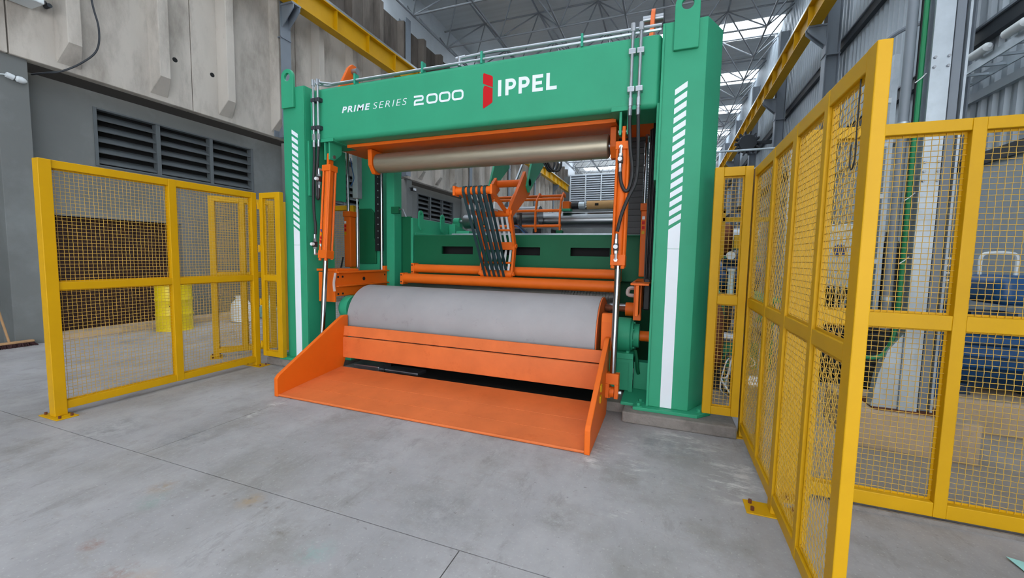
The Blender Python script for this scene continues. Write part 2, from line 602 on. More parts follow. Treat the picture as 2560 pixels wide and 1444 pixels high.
# ---- roof: sheets, roof lights and a double-layer space frame
ZR = 11.25
ceiling = struct('ceiling', None)
ROOF_Y0 = -8.
edges = [ROOF_Y0]
lights = [(-5.4, -3.6), (-.4, 1.4), (4.6, 6.4), (9.6, 11.6), (14.8, 15.9), (19.6, 21.2), (22.2, 23.4), (24.6, 26.2), (27.2, 28.4), (29.6, 31.2), (32.2, 33.4), (34.8, 36.5), (39.8, 41.5), (44.8, 46.5), (49.8, 51.5)]  # seen bands widened and unseen ones added for more light
for a, b_ in lights:
    box(-9.6, 4.3, edges[-1], a, ZR, ZR + .05).build('roof_sheet', 'roof_sheet', ceiling)
    xl = 0. if 14 < a < 15 else -9.
    box(-9.6, xl, a, b_, ZR, ZR + .05).build('roof_sheet', 'roof_sheet', ceiling)
    xr = -1. if a in (22.2, 27.2, 32.2) else 4.3  # extra bands added over the hidden half to brighten the far hall
    if xr < 4: box(xr, 4.3, a, b_, ZR, ZR + .05).build('roof_sheet', 'roof_sheet', ceiling)
    box(xl, xr, a, b_, ZR + .02, ZR + .03).build('rooflight_panel', 'rooflight', ceiling)
    edges.append(b_)
box(-9.6, 4.3, edges[-1], 58, ZR, ZR + .05).build('roof_sheet', 'roof_sheet', ceiling)
MOD = 2.3
ZT, ZL = 11.05, 9.75
xs = [-8.6 + MOD * i for i in range(6)]
ysn = [1.1 + MOD * j for j in range(24)]
bars = []


def seg(a, b, r):
    bars.append((Vector(a), Vector(b), r))


for i, x in enumerate(xs):
    for j, y in enumerate(ysn):
        if i + 1 < len(xs): seg((x, y, ZL), (xs[i + 1], y, ZL), .034)
        if j + 1 < len(ysn): seg((x, y, ZL), (x, ysn[j + 1], ZL), .034)
        for sx in (-.5, .5):
            for sy in (-.5, .5):
                seg((x, y, ZL), (x + sx * MOD, y + sy * MOD, ZT), .026)
for i in range(len(xs) + 1):
    for j in range(len(ysn) + 1):
        x, y = xs[0] - MOD / 2 + i * MOD, ysn[0] - MOD / 2 + j * MOD
        if i < len(xs): seg((x, y, ZT), (x + MOD, y, ZT), .034)
        if j < len(ysn): seg((x, y, ZT), (x, y + MOD, ZT), .034)
eye = Vector((0, 0, 1.5))


def seen(b):
    c = (b[0] + b[1]) / 2 - eye
    d = c.dot(fw)
    if d < .5: return 1e9
    px = 1280 + F_PX * c.dot(r2) / d
    py = 722 - F_PX * c.dot(u2) / d
    inside = -200 < px < 2760 and -200 < py < 1600
    return d if inside else 1e6 + d


bars.sort(key=seen)
unit = MB().cyl((0, 0, 0), (0, 0, 1), 1, 8).mesh('truss_bar', 'truss')
rest = MB()
for n, (a, b_, r) in enumerate(bars):
    if n < 300:
        o = put('truss_bar', unit, ceiling)
        d = b_ - a
        o.matrix_world = Matrix.Translation(a) @ d.to_track_quat('Z', 'Y').to_matrix().to_4x4() @ Matrix.Diagonal((r, r, d.length, 1))
    else:
        rest.cyl(a, b_, r, 6)
tag(rest.build('truss_members', 'truss', ceiling), kind='stuff')

# ---- crane runways on steel columns
def ibeam_y(mb, x, y0, y1, z0, z1, wf, tf=.03, tw=.02):
    mb.box(x - wf / 2, x + wf / 2, y0, y1, z0, z0 + tf)
    mb.box(x - wf / 2, x + wf / 2, y0, y1, z1 - tf, z1)
    mb.box(x - tw / 2, x + tw / 2, y0, y1, z0 + tf, z1 - tf)
    return mb


for side, X, lab in (('l', -8.6, 'long yellow crane runway beam along the concrete panel wall'), ('r', 3.16, 'long yellow crane runway beam along the ribbed metal wall')):
    t = thing('crane_runway_beam', lab, 'beam', (X, 20, 7.36), group='crane runway beams')
    ibeam_y(MB(), X, -8 if side == 'l' else -8, 36.6, 7.36, 7.94, .26).build('i_beam', 'yellow', t)
    box(X + (.02 if side == 'l' else -.13), X + (.13 if side == 'l' else -.02), -8, 36.6, 7.94, 8.0).build('crane_rail', 'zinc', t)
    for k in range(26):
        y = 5.2 + 1.25 * k
        if y < 36:
            box(X - .12, X + .12, y, y + .012, 7.39, 7.91).build('stiffener', 'yellow', t)
    names = {7.65: 'nearest', 12.65: 'second', 17.65: 'third', 22.65: 'fourth', 27.65: 'fifth', 32.65: 'farthest'}
    for yc, which in names.items():
        s = 1 if side == 'l' else -1
        xc = -8.98 if side == 'l' else 3.56
        wallname = 'concrete panel wall' if side == 'l' else 'ribbed metal wall'
        c = thing('steel_column', 'grey steel column carrying the crane beam on the %s, %s of its row' % (wallname, which), 'column', (xc, yc, 4.33 if side == 'l' else 0), group='crane columns')
        H = MB()
        zc = 4.33 if side == 'l' else 0
        H.box(xc - .15, xc - .13, yc - .14, yc + .14, zc, 9.7).box(xc + .13, xc + .15, yc - .14, yc + .14, zc, 9.7).box(xc - .13, xc + .13, yc - .01, yc + .01, zc, 9.7)
        H.build('h_section', 'steel_grey_paint', c)
        xa = xc + s * .15
        xb = X + s * .14
        MB().box(min(xa, xb), max(xa, xb), yc - .13, yc + .13, 7.32, 7.36).build('bracket_plate', 'steel_grey_paint', c)
        b3 = MB()
        for dy in (-.1, .08):
            b3.prism([(xa, 7.32), (xb, 7.32), (xb, 7.22), (xa, 6.85)], 'y', yc + dy, yc + dy + .02)
        b3.build('gusset', 'steel_grey_paint', c)
        box(xc - .17, xc + .17, yc - .14, yc + .14, 6.6, 6.63).build('stiffener', 'steel_grey_paint', c)

# ================================================================== FENCES
PITCH_W = .032
wire_cache = {}


def wire_mesh(W, H):
    """woven crimped wire filling W x H in local x-z; shared by size"""
    key = (round(W, 3), round(H, 3))
    if key in wire_cache: return wire_cache[key]
    V, Fc = [], []
    n0 = 0
    r, A = .0019, .0028
    sq = [(1, 0), (0, 1), (-1, 0), (0, -1)]

    def wires(L, S, horiz):
        nonlocal n0
        cnt = int(S / PITCH_W)
        off = (S - (cnt - 1) * PITCH_W) / 2
        m = int(L / PITCH_W * 2)
        t = np.linspace(0, L, m + 1)
        for i in range(cnt):
            c = off + i * PITCH_W
            ph = PI * i + (PI if horiz else 0)
            w = A * np.sin(t / PITCH_W * PI + ph)
            wig = .0012 * math.sin(i * 7.3)
            pts = np.zeros((m + 1, 4, 3))
            for k, (a, b) in enumerate(sq):
                if horiz:
                    pts[:, k, 0] = t
                    pts[:, k, 2] = c + wig + a * r
                else:
                    pts[:, k, 2] = t
                    pts[:, k, 0] = c + wig + a * r
                pts[:, k, 1] = w + b * r
            V.append(pts.reshape(-1, 3))
            idx = n0 + np.arange(m * 4).reshape(m, 4)
            nx = np.roll(idx, -1, axis=1)
            Fc.append(np.stack([idx, nx, nx + 4, idx + 4], axis=2).reshape(-1, 4))
            n0 += (m + 1) * 4
    wires(H, W, False)
    wires(W, H, True)
    me = bpy.data.meshes.new('wire_mesh')
    me.from_pydata(np.concatenate(V).tolist(), [], np.concatenate(Fc).tolist())
    me.polygons.foreach_set('use_smooth', [True] * len(me.polygons))
    me.materials.append(MATS['wire'])
    wire_cache[key] = me
    return me


def fence(name, label, cat, loc, rotz, verts, rails, D=.06, zpost=None, feet=(), mesh_y=None, group='yellow mesh guards', wide=()):
    """verts: [(u0,u1)] uprights left to right; rails [(z0,z1)] low to high; local x along, y thickness"""
    t = thing(name, label, cat, loc, rotz, group, local=True)
    zlo, zhi = rails[0][0], rails[-1][1]
    for i, (a, b) in enumerate(verts):
        d = D / 2 + (.01 if i in wide else 0)
        z0 = 0.008 if (i in feet) else zlo
        end = i in (0, len(verts) - 1)
        MB().box(a, b, -d, d, z0, zhi).build('post' if end or i in feet else 'mullion', 'yellow', t, .004)
    for a, b in zip(verts[:-1], verts[1:]):
        for z0, z1 in rails:
            MB().box(a[1], b[0], -D / 2 + .002, D / 2 - .002, z0, z1).build('rail', 'yellow', t, .004)
        for (r0, r1) in zip(rails[:-1], rails[1:]):
            o = put('wire_mesh', wire_mesh(b[0] - a[1], r1[0] - r0[1]), t)
            o.location = (a[1], mesh_y if mesh_y is not None else 0, r0[1])
            o['kind'] = 'stuff'
            # narrow flat strip holding the mesh
            s = MB()
            yy = (mesh_y or 0) + .008
            for q in ((a[1], a[1] + .012, r0[1], r1[0]), (b[0] - .012, b[0], r0[1], r1[0])):
                s.box(q[0], q[1], yy - .004, yy, q[2], q[3])
            for q in ((a[1] + .012, b[0] - .012, r0[1], r0[1] + .012), (a[1] + .012, b[0] - .012, r1[0] - .012, r1[0])):
                s.box(q[0], q[1], yy - .004, yy, q[2], q[3])
            s.build('mesh_strip', 'yellow', t)
    for i in feet:
        a, b = verts[i]
        c = (a + b) / 2
        f = MB().box(c - .075, c + .075, -.15, .15, 0, .008).build('foot_plate', 'yellow', t, .003)
        for sy in (-.115, .115):
            for sx in (-.04, .04):
                MB().cyl((c + sx, sy, .008), (c + sx, sy, .03), .011, 6).build('bolt', 'rust', f)
    return t


R3 = [(.055, .125), (1.13, 1.2), (2.19, 2.26)]
# left guard panel, running away from the camera
fence('mesh_fence', 'yellow wire mesh guard with four panes in front of the louvred wall', 'fence', (-5.045, 0, 0), PI / 2,
      [(1.865, 1.95), (2.84, 2.915), (3.77, 3.84)], R3, D=.07, feet=(0, 2), wide=(0,))
# narrow hinged leaf beside the left column
t = fence('mesh_fence', 'narrow yellow mesh leaf hinged beside the striped column left of the tray', 'fence', (-5.0, 3.875, 0), 0,
          [(.03, .085), (.3, .385)], [(.13, .2), (1.13, 1.2), (2.19, 2.26)], D=.06)
for z in (.24, .8, 1.5, 2.05):
    MB().cyl((.01, -.028, z), (.01, -.028, z + .09), .014, 8).box(.01, .035, -.034, -.022, z + .02, z + .07).build('hinge', 'yellow', t)
# right guard panel: near the camera, edge on
RR = [(.06, .13), (1.125, 1.195), (2.19, 2.265)]
t = fence('mesh_fence', 'tall yellow mesh guard closest to the camera, seen edge on with four narrow bays', 'fence', (.6625, 0, 0), PI / 2,
          [(1.805, 1.885), (2.25, 2.3), (2.72, 2.8), (3.22, 3.27), (3.86, 3.94)], RR, D=.045, feet=(2, 4), mesh_y=.0)
MB().tube([(1.95, .012, 2.19), (1.945, .014, 2.0), (1.935, .016, 1.9), (1.955, .016, 1.86), (1.98, .016, 1.88), (1.985, .014, 1.96)], .0025, 6, 4).build('tie_wire', 'black', t)
fence('mesh_fence', 'narrow yellow mesh panel between the striped column and the edge-on guard', 'fence', (.345, 3.905, 0), 0,
      [(0, .07), (.225, .285)], [(.165, .235), (1.13, 1.205), (2.205, 2.28)], D=.06)
fence('mesh_fence', 'wide yellow mesh guard facing the camera before the bright galvanized column', 'fence', (.735, 3.05, 0), 0,
      [(0, .16), (.785, .845), (1.55, 1.63)], [(.03, .115), (1.13, 1.215), (2.235, 2.3)], D=.075, feet=(0, 2))
# guards behind the left column
fence('mesh_fence', 'yellow mesh gate leaf seen through the left guard', 'fence', (-5.95, 3.84, 0), math.radians(57),
      [(0, .07), (.36, .42), (.72, .79)], R3, D=.06, feet=(0,))
fence('mesh_fence', 'short yellow mesh leaf standing edge on behind the mesh gate leaf', 'fence', (-5.45, 4.62, 0), math.radians(118),
      [(0, .07), (.38, .45)], R3, D=.06, feet=(0,))
fence('mesh_fence', 'yellow mesh guard partly hidden behind the left green column', 'fence', (-5.9, 5.15, 0), math.radians(4),
      [(0, .08), (.58, .64), (1.16, 1.24)], R3, D=.06, feet=(0, 2))

# ================================================================== PORTAL FRAME
CX = -2.205
gan = thing('portal_frame', 'tall green steel portal frame with white lettering across its top beam', 'machine frame', (CX, 4.2, .1))
Zp, Zb, Zt = .10, .13, 3.56
for s in (1, -1):
    def X(x, s=s):          # mirror for the left column
        return x if s == 1 else 2 * CX - x
    c = MB().prism([(X(-.126), 3.96), (X(.235), 3.96), (X(.377), 4.24), (X(.377), 4.42), (X(-.126), 4.42)], 'z', Zb, Zt)
    co = c.build('column', 'green', gan, .006)
    MB().box(X(-.126), X(-.106), 3.945, 3.96, Zb, Zt - .01).build('edge_strip', 'green', co, .003)
    # white chevron bars and the long white band
    for i in range(15):
        zr = 3.046 - i * .0808
        MB().prism([(X(-.003), zr - .11), (X(.096), zr - .049 + .0), (X(.096), zr), (X(-.003), zr - .062)], 'y', 3.957, 3.9605).build('stripe', 'white_decal', co)
    MB().prism([(X(-.003), 1.6), (X(.096), 1.6), (X(.096), 1.835), (X(-.003), 1.77)], 'y', 3.957, 3.9605).build('stripe_band', 'white_decal', co)
    MB().prism([(X(-.003), .135), (X(.096), .135), (X(.096), 1.597), (X(-.003), 1.597)], 'y', 3.957, 3.9605).build('stripe_band', 'white_decal', co)
    # lifting lug
    lx = .067 if s == 1 else -4.532
    hw = .1
    N = 24
    outer, inner = [], []
    for i in range(N):
        a = 2 * PI * i / N
        dx, dz = math.cos(a), math.sin(a)
        inner.append((lx + .048 * dx, 3.675 + .048 * dz))
        if dz >= 0:
            outer.append((lx + hw * dx, 3.675 + hw * dz))
        else:
            k = min(hw / max(abs(dx), 1e-6), .37 / max(abs(dz), 1e-6))
            outer.append((lx + dx * k, 3.675 + dz * k))
    MB().ring_plate(outer, inner, 'y', 3.925, 3.96).build('lifting_lug', 'green', gan, .004, 1)
    # base plate with bolts
    b = MB().prism([(X(-.36), 3.98), (X(-.24), 3.98), (X(-.24), 3.885), (X(.31), 3.885), (X(.43), 4.02), (X(.43), 4.55), (X(-.36), 4.55)], 'z', Zp, Zb)
    bo = b.build('base_plate', 'green', gan, .004)
    for bx, by in ((-.19, 3.93), (-.18, 4.05), (.33, 3.98), (.02, 3.915)):
        if bx == .02: continue
        MB().cyl((X(bx), by, Zb), (X(bx), by, Zb + .006), .032, 16).cyl((X(bx), by, Zb + .006), (X(bx), by, Zb + .03), .022, 6).build('anchor_bolt', 'green', bo)
    # side cheek under the beam
    MB().box(X(-.126), X(-.15), 3.99, 4.62, 2.22, 2.9).build('cheek_plate', 'green', gan, .004)
    # bracket that hangs the cylinder
    cxr = X(-.43)
    br = MB().box(cxr - .12, cxr + .12, 3.98, 4.2, 2.86, 2.9).build('hanger_plate', 'green', gan, .003)
    for q in (-.045, .025):
        MB().prism([(4.0, 2.86), (4.2, 2.86), (4.2, 2.75), (4.08, 2.65), (4.0, 2.65)], 'x', cxr + q, cxr + q + .022).build('hanger_ear', 'green', br, .003)
    MB().cyl((cxr - .055, 4.06, 2.69), (cxr + .06, 4.06, 2.69), .022, 12).build('hanger_pin', 'steel', br)
bm_ = box(2 * CX + .15, -.126, 4.0, 4.5, 2.87, 3.515).build('crossbeam', 'green', gan, .05, 5, 25)


def decal_text(body, x, z, size, width, shear=0., offset=0., ysurf=3.9985, mname='white_decal', name='lettering', parent=None, space=1.):
    cu = bpy.data.curves.new(name, 'FONT')
    cu.body = body
    cu.size = size
    cu.shear = shear
    cu.offset = offset
    cu.extrude = .0012
    cu.space_character = space
    tmp = bpy.data.objects.new('tmp', cu)
    col.objects.link(tmp)
    dg = bpy.context.evaluated_depsgraph_get()
    me = bpy.data.meshes.new_from_object(tmp.evaluated_get(dg))
    bpy.data.objects.remove(tmp)
    co = np.array([v.co[:] for v in me.vertices])
    x0, x1 = co[:, 0].min(), co[:, 0].max()
    y0, y1 = co[:, 1].min(), co[:, 1].max()
    sx = width / (x1 - x0)
    sz = size / (y1 - y0)
    for v in me.vertices:
        c = v.co.copy()
        v.co = (x + (c.x - x0) * sx, ysurf - c.z, z + (c.y - y0) * sz)
    me.materials.clear()
    me.materials.append(MATS[mname])
    return put(name, me, parent)


decal_text('PRIME', -3.735, 3.181, .072, .415, shear=.2, offset=.002, parent=bm_, space=1.25)
decal_text('SERIES', -3.277, 3.181, .072, .465, shear=.2, offset=-.001, parent=bm_, space=1.25)
YS0, YS1 = 3.9972, 3.9999


def rrect(x0, x1, z0, z1, r, n=5):
    P = []
    for cx, cz, a in ((x1 - r, z1 - r, 0), (x0 + r, z1 - r, PI / 2), (x0 + r, z0 + r, PI), (x1 - r, z0 + r, 1.5 * PI)):
        P += [(cx + r * math.cos(a + i * PI / 2 / n), cz + r * math.sin(a + i * PI / 2 / n)) for i in range(n + 1)]
    return P


zd0, zd1, th = 3.156, 3.262, .021
# the 2
d2 = MB()
x0, x1 = -2.718, -2.592
zm = (zd0 + zd1) / 2
d2.box(x0, x1 - .03, YS0, YS1, zd1 - th, zd1).box(x0 + .03, x1 - .03, YS0, YS1, zm - th / 2, zm + th / 2).box(x0, x1, YS0, YS1, zd0, zd0 + th)
d2.box(x1 - th, x1, YS0, YS1, zm + .018, zd1 - .03).box(x0, x0 + th, YS0, YS1, zd0 + th, zm - .02)


def arc_strip(mb, cx, cz, ro, ri, a0, a1, n=6):
    pts = [(cx + ro * math.cos(a0 + (a1 - a0) * i / n), cz + ro * math.sin(a0 + (a1 - a0) * i / n)) for i in range(n + 1)]
    pts += [(cx + ri * math.cos(a1 - (a1 - a0) * i / n), cz + ri * math.sin(a1 - (a1 - a0) * i / n)) for i in range(n + 1)]
    mb.prism(pts, 'y', YS0, YS1)


arc_strip(d2, x1 - .03, zd1 - .03, .03, .03 - th, 0, PI / 2)
arc_strip(d2, x1 - .03, zm + .0195, .03, .03 - th, -PI / 2, 0)
arc_strip(d2, x0 + .03, zm - .0195, .03, .03 - th, PI / 2, PI)
d2.build('numeral', 'white_decal', bm_)
for i in range(3):
    a = -2.556 + i * .158
    MB().ring_plate(rrect(a, a + .14, zd0, zd1, .038), rrect(a + th, a + .14 - th, zd0 + th, zd1 - th, .02), 'y', YS0, YS1).build('numeral', 'white_decal', bm_)
# bold company name
z0, z1 = 3.139, 3.299


def letterP(x):
    mb = MB().box(x, x + .034, YS0, YS1, z0, z1)
    n = 10
    ro, ri, cz = .053, .02, z1 - .053
    mb.box(x + .034, x + .062, YS0, YS1, z1 - .033, z1).box(x + .034, x + .062, YS0, YS1, cz - ro, cz - ri)
    arc_strip(mb, x + .062, cz, ro, ri, -PI / 2, PI / 2, n)
    return mb


MB().box(-1.703, -1.668, YS0, YS1, z0, z1).build('letter', 'white_decal', bm_)
letterP(-1.622).build('letter', 'white_decal', bm_)
letterP(-1.478).build('letter', 'white_decal', bm_)
MB().box(-1.333, -1.299, YS0, YS1, z0, z1).box(-1.299, -1.224, YS0, YS1, z1 - .033, z1).box(-1.299, -1.235, YS0, YS1, 3.203, 3.235).box(-1.299, -1.224, YS0, YS1, z0, z0 + .033).build('letter', 'white_decal', bm_)
MB().box(-1.19, -1.155, YS0, YS1, z0, z1).box(-1.155, -1.083, YS0, YS1, z0, z0 + .033).build('letter', 'white_decal', bm_)
# two-piece red emblem
MB().prism([(-1.873, 3.29), (-1.873, 3.38), (-1.865, 3.392), (-1.772, 3.352), (-1.763, 3.338), (-1.763, 3.238), (-1.86, 3.281)], 'y', YS0, YS1).build('emblem', 'red_decal', bm_)
MB().prism([(-1.871, 3.045), (-1.871, 3.232), (-1.866, 3.252), (-1.853, 3.268), (-1.764, 3.228), (-1.764, 3.094), (-1.772, 3.083), (-1.862, 3.037)], 'y', YS0, YS1).build('emblem', 'red_decal', bm_)

# rigid oil lines with clamps
for xs_, nm in (((-4.135, -4.063), 'l'), ((-.378, -.307), 'r')):
    for x in xs_:
        p = MB().tube([(x, 3.955, 2.86), (x, 3.955, 3.3), (x, 3.955, 3.56)], .0145, 10).build('oil_pipe', 'zinc', gan)
        MB().cyl((x, 3.955, 2.885), (x, 3.955, 2.955), .021, 6).build('pipe_fitting', 'zinc', p)
        MB().cyl((x, 3.955, 3.53), (x, 3.955, 3.6), .022, 8).cyl((x, 3.955, 3.575), (x, 4.03, 3.575), .016, 8).build('elbow_fitting', 'zinc', p)
        for z in (3.36, 3.03):
            MB().box(x - .032, x + .032, 3.938, 4.0, z - .024, z + .024).build('pipe_clamp', 'zinc' if nm == 'r' else 'steel_dark_paint', p, .006)
MB().tube([(-4.063, 3.985, 3.575), (-3.9, 4.02, 3.55), (-2.25, 4.02, 3.545), (-.378, 4.02, 3.545), (-.14, 4.02, 3.545)], .012, 8).build('oil_pipe', 'zinc', gan)
MB().tube([(-4.135, 4.03, 3.575), (-4.0, 4.05, 3.55), (-2.2, 4.05, 3.55), (-2.17, 4.05, 3.56), (-2.15, 4.03, 3.6), (-1.75, 4.03, 3.615), (-1.6, 4.02, 3.6), (-.307, 4.02, 3.585), (-.14, 4.02, 3.585)], .013, 8).build('oil_pipe', 'zinc', gan)
MB().cyl((-2.17, 4.035, 3.52), (-2.17, 4.035, 3.61), .022, 8).cyl((-2.21, 4.035, 3.6), (-2.1, 4.035, 3.607), .019, 8).build('pipe_fitting', 'zinc', gan)
for x in (-3.55, -2.62, -1.9, -.85):
    MB().box(x - .012, x + .012, 4.0, 4.07, 3.5, 3.62).build('pipe_support', 'teal_weld', gan, .003)

# concrete plinths under the columns
for s, lab in ((1, 'low rough concrete plinth under the column beside the drum motor'), (-1, 'low rough concrete plinth under the column beside the louvred wall side guard')):
    def X(x, s=s): return x if s == 1 else 2 * CX - x
    if s == 1:
        pl = MB().prism([(-.52, 4.02), (-.326, 4.02), (-.326, 3.8), (.615, 3.8), (.615, 4.9), (-.52, 4.9)], 'z', 0, Zp)
    else:
        pl = MB().prism([(-3.98, 4.02), (-4.1, 4.02), (-4.1, 3.88), (-4.98, 3.9), (-4.98, 4.9), (-3.98, 4.9)], 'z', 0, Zp)
    tag(pl.build('concrete_plinth', 'plinth', None, .012), lab, 'plinth', 'column plinths')

# ================================================================== HYDRAULIC CYLINDERS (front pair)
def cylinder(cx, label, hoses):
    t = thing('hydraulic_cylinder', label, 'cylinder', (cx, 3.86, .18), group='orange hydraulic cylinders')
    A, B = Vector((cx, 4.055, 2.70)), Vector((cx, 3.86, .23))
    d = (B - A).normalized()

    def at_z(z):
        return A + d * ((A.z - z) / -d.z)
    body = MB().cyl(at_z(2.52), at_z(1.5), .05, 24).build('barrel', 'orange', t)
    rods = MB()
    for sx in (-.05, .05):
        for sy in (-.046, .046):
            o = Vector((sx, sy, 0))
            MB().cyl(at_z(2.56) + o, at_z(1.42) + o, .0135, 10).build('tie_rod', 'orange', t)
    MB().bar(at_z(2.585), at_z(2.51), .135, .125, (0, 1, 0)).build('end_cap', 'orange', t, .005)
    MB().bar(at_z(1.535), at_z(1.435), .135, .125, (0, 1, 0)).build('end_head', 'orange', t, .005)
    n = MB()
    for sx in (-.045, .045):
        n.cyl(at_z(1.435) + Vector((sx, -.045, 0)), at_z(1.41) + Vector((sx, -.045, 0)), .018, 8)
    n.build('tie_nut', 'orange', t)
    MB().bar(at_z(2.73), at_z(2.585), .03, .08, (0, 1, 0)).build('eye_plate', 'orange', t, .004)
    MB().cyl(at_z(1.44), at_z(.42), .03, 24).build('piston_rod', 'chrome', t)
    cv = MB().bar(at_z(.43), at_z(.33), .12, .11, (0, 1, 0))
    for sx in (-.042, .042):
        cv.bar(at_z(.33) + Vector((sx, 0, 0)), at_z(.2) + Vector((sx, 0, 0)), .036, .11, (0, 1, 0))
    c = cv.build('clevis', 'orange', t, .004)
    MB().cyl((cx - .075, at_z(.25).y, .25), (cx + .085, at_z(.25).y, .25), .02, 12).build('clevis_pin', 'zinc', c)
    MB().cyl((cx - .02, at_z(.25).y, .25), (cx + .02, at_z(.25).y, .25), .05, 20).build('eye_end', 'orange', c)
    # ports, valves and hoses
    sgn = -1
    px = cx - .02 if cx > -2 else cx - .08
    py = 3.955 if cx > -2 else 3.97
    for z in (2.53, 1.49):
        y = at_z(z).y - .075
        x = cx - .015 if cx > -2 else cx - .085
        f = MB().cyl((x, y + .04, z), (x, y - .02, z), .017, 10)
        dz = -.0 if z > 2 else .0
        s2 = -1 if z > 2 else 1
        f.cyl((x, y - .012, z), (x, y - .012, z + s2 * .06), .014, 8).cyl((x, y - .012, z + s2 * .06), (x, y - .012, z + s2 * .085), .02, 6)
        f.build('port_fitting', 'zinc', t)
        MB().box(x - .022, x + .022, y - .036, y + .012, z + s2 * .085, z + s2 * .15).build('valve_block', 'black', t, .004)
        MB().cyl((x, y - .036, z + s2 * .12), (x, y - .07, z + s2 * .12), .02, 12).build('valve_knob', 'off_white', t)
        MB().cyl((x, y - .012, z + s2 * .15), (x, y - .012, z + s2 * .19), .018, 6).cyl((x, y - .012, z + s2 * .19), (x, y - .012, z + s2 * .24), .016, 10).build('hose_ferrule', 'steel', t)
    for pts in hoses:
        h = MB().tube(pts, .0165, 10, 6).build('hose', 'black_hose', t)
        MB().cyl(pts[0], (pts[0][0], pts[0][1], pts[0][2] - .06), .0195, 10).build('hose_ferrule', 'steel', h)
    # small warning stickers on the barrel
    sx = cx - .01 if cx < -2 else cx + .02
    if cx < -2:
        for i, mn in enumerate(('off_white', 'red_decal', 'red_decal', 'yellow', 'blue_logo')):
            p = at_z(1.6 + i * .045)
            MB().box(cx - .052, cx - .028, p.y - .0585, p.y - .054, p.z - .016, p.z + .016).build('sticker', mn, t)
    return t


cylinder(-.43, 'orange hydraulic cylinder with chrome rod by the drum motor', [
    [(-.378, 3.955, 2.86), (-.375, 3.95, 2.7), (-.36, 3.95, 2.5), (-.335, 3.95, 2.3), (-.36, 3.95, 2.15), (-.395, 3.95, 2.13), (-.43, 3.945, 2.2), (-.445, 3.945, 2.3)],
    [(-.307, 3.955, 2.86), (-.3, 3.95, 2.7), (-.29, 3.94, 2.4), (-.3, 3.92, 2.2), (-.36, 3.9, 2.05), (-.41, 3.88, 1.9), (-.44, 3.875, 1.75)]])
cylinder(-3.98, 'orange hydraulic cylinder with chrome rod by the far striped column', [
    [(-4.135, 3.955, 2.86), (-4.135, 3.95, 2.6), (-4.145, 3.94, 2.3), (-4.12, 3.92, 2.0), (-4.08, 3.9, 1.85), (-4.068, 3.885, 1.73)],
    [(-4.063, 3.955, 2.86), (-4.07, 3.95, 2.7), (-4.09, 3.95, 2.5), (-4.1, 3.95, 2.25), (-4.085, 3.95, 2.17), (-4.068, 3.945, 2.2), (-4.065, 3.945, 2.3)]])

# ================================================================== UPPER PRESS ROLLER
ur = thing('press_carriage', 'orange upper carriage hung behind the green beam', 'carriage', (CX, 4.75, 2.9))
MB().prism([(-3.84, 4.2), (-.53, 4.2), (-.53, 4.56), (-3.7, 4.56), (-3.84, 4.4)], 'z', 2.842, 2.867).build('flange_plate', 'orange', ur, .004)
MB().box(-3.84, -.53, 4.19, 4.205, 2.83, 2.868).build('front_lip', 'orange', ur, .003)
MB().box(-4.25, -.2, 4.56, 5.02, 2.9, 3.06).build('box_beam', 'orange', ur, .006)
for x in (-3.62, -.57):
    MB().prism([(4.34, 2.836), (4.6, 2.836), (4.58, 2.6), (4.5, 2.54), (4.42, 2.54), (4.35, 2.64)], 'x', x - .03, x + .03).build('hanger', 'orange', ur, .005)
for x in (-4.2, -.25):
    e = MB().prism([(4.52, 3.06), (4.92, 3.06), (4.92, 3.6), (4.8, 4.03), (4.75, 4.1), (4.68, 4.1), (4.61, 4.03), (4.36, 3.56), (4.52, 3.54)], 'x', x - .02, x + .02).build('lifting_ear', 'orange', ur, .004)
    MB().cyl((x - .1, 4.69, 4.0), (x + .1, 4.69, 4.0), .04, 16).build('ear_pin', 'steel', e)
r = MB().lathe((-3.56, 4.45, 2.672), (1, 0, 0), [(0, .05), (0, .112), (.01, .123), (2.93, .123), (2.94, .112), (2.94, .05)], 56).build('press_roller', 'brushed', None)
tag(r, 'polished steel press roller spanning the upper part of the frame', 'roller')
MB().cyl((-3.66, 4.45, 2.672), (-.53, 4.45, 2.672), .04, 16).build('shaft', 'steel', r)

# ================================================================== BIG DRUM
dr = MB().lathe((-3.77, 4.5, .655), (1, 0, 0), [(0, .425), (.012, .432), (3.12, .432), (3.13, .43)], 96).build('feed_drum', 'rubber_drum', None)
tag(dr, 'large grey rubber covered feed drum above the orange tray', 'drum')
MB().lathe((-.638, 4.5, .655), (1, 0, 0), [(0, .425), (.012, .425), (.014, .3), (.02, .12)], 64).build('end_flange', 'orange_worn', dr)
MB().lathe((-3.79, 4.5, .655), (1, 0, 0), [(0, .2), (.018, .41), (.02, .41)], 48).build('end_flange', 'green_dark', dr)
hubl = thing('bearing_housing', 'rounded green bearing housing on the end of the drum away from the motor', 'bearing', (-3.95, 4.5, .1))
MB().lathe((-4.0, 4.27, .79), (1, 0, 0), [(0, .06), (.02, .12), (.06, .155), (.1, .165), (.19, .165)], 32).build('housing', 'green', hubl)
MB().box(-3.97, -3.83, 4.2, 4.6, .1, .66).build('pedestal', 'green', hubl, .006)

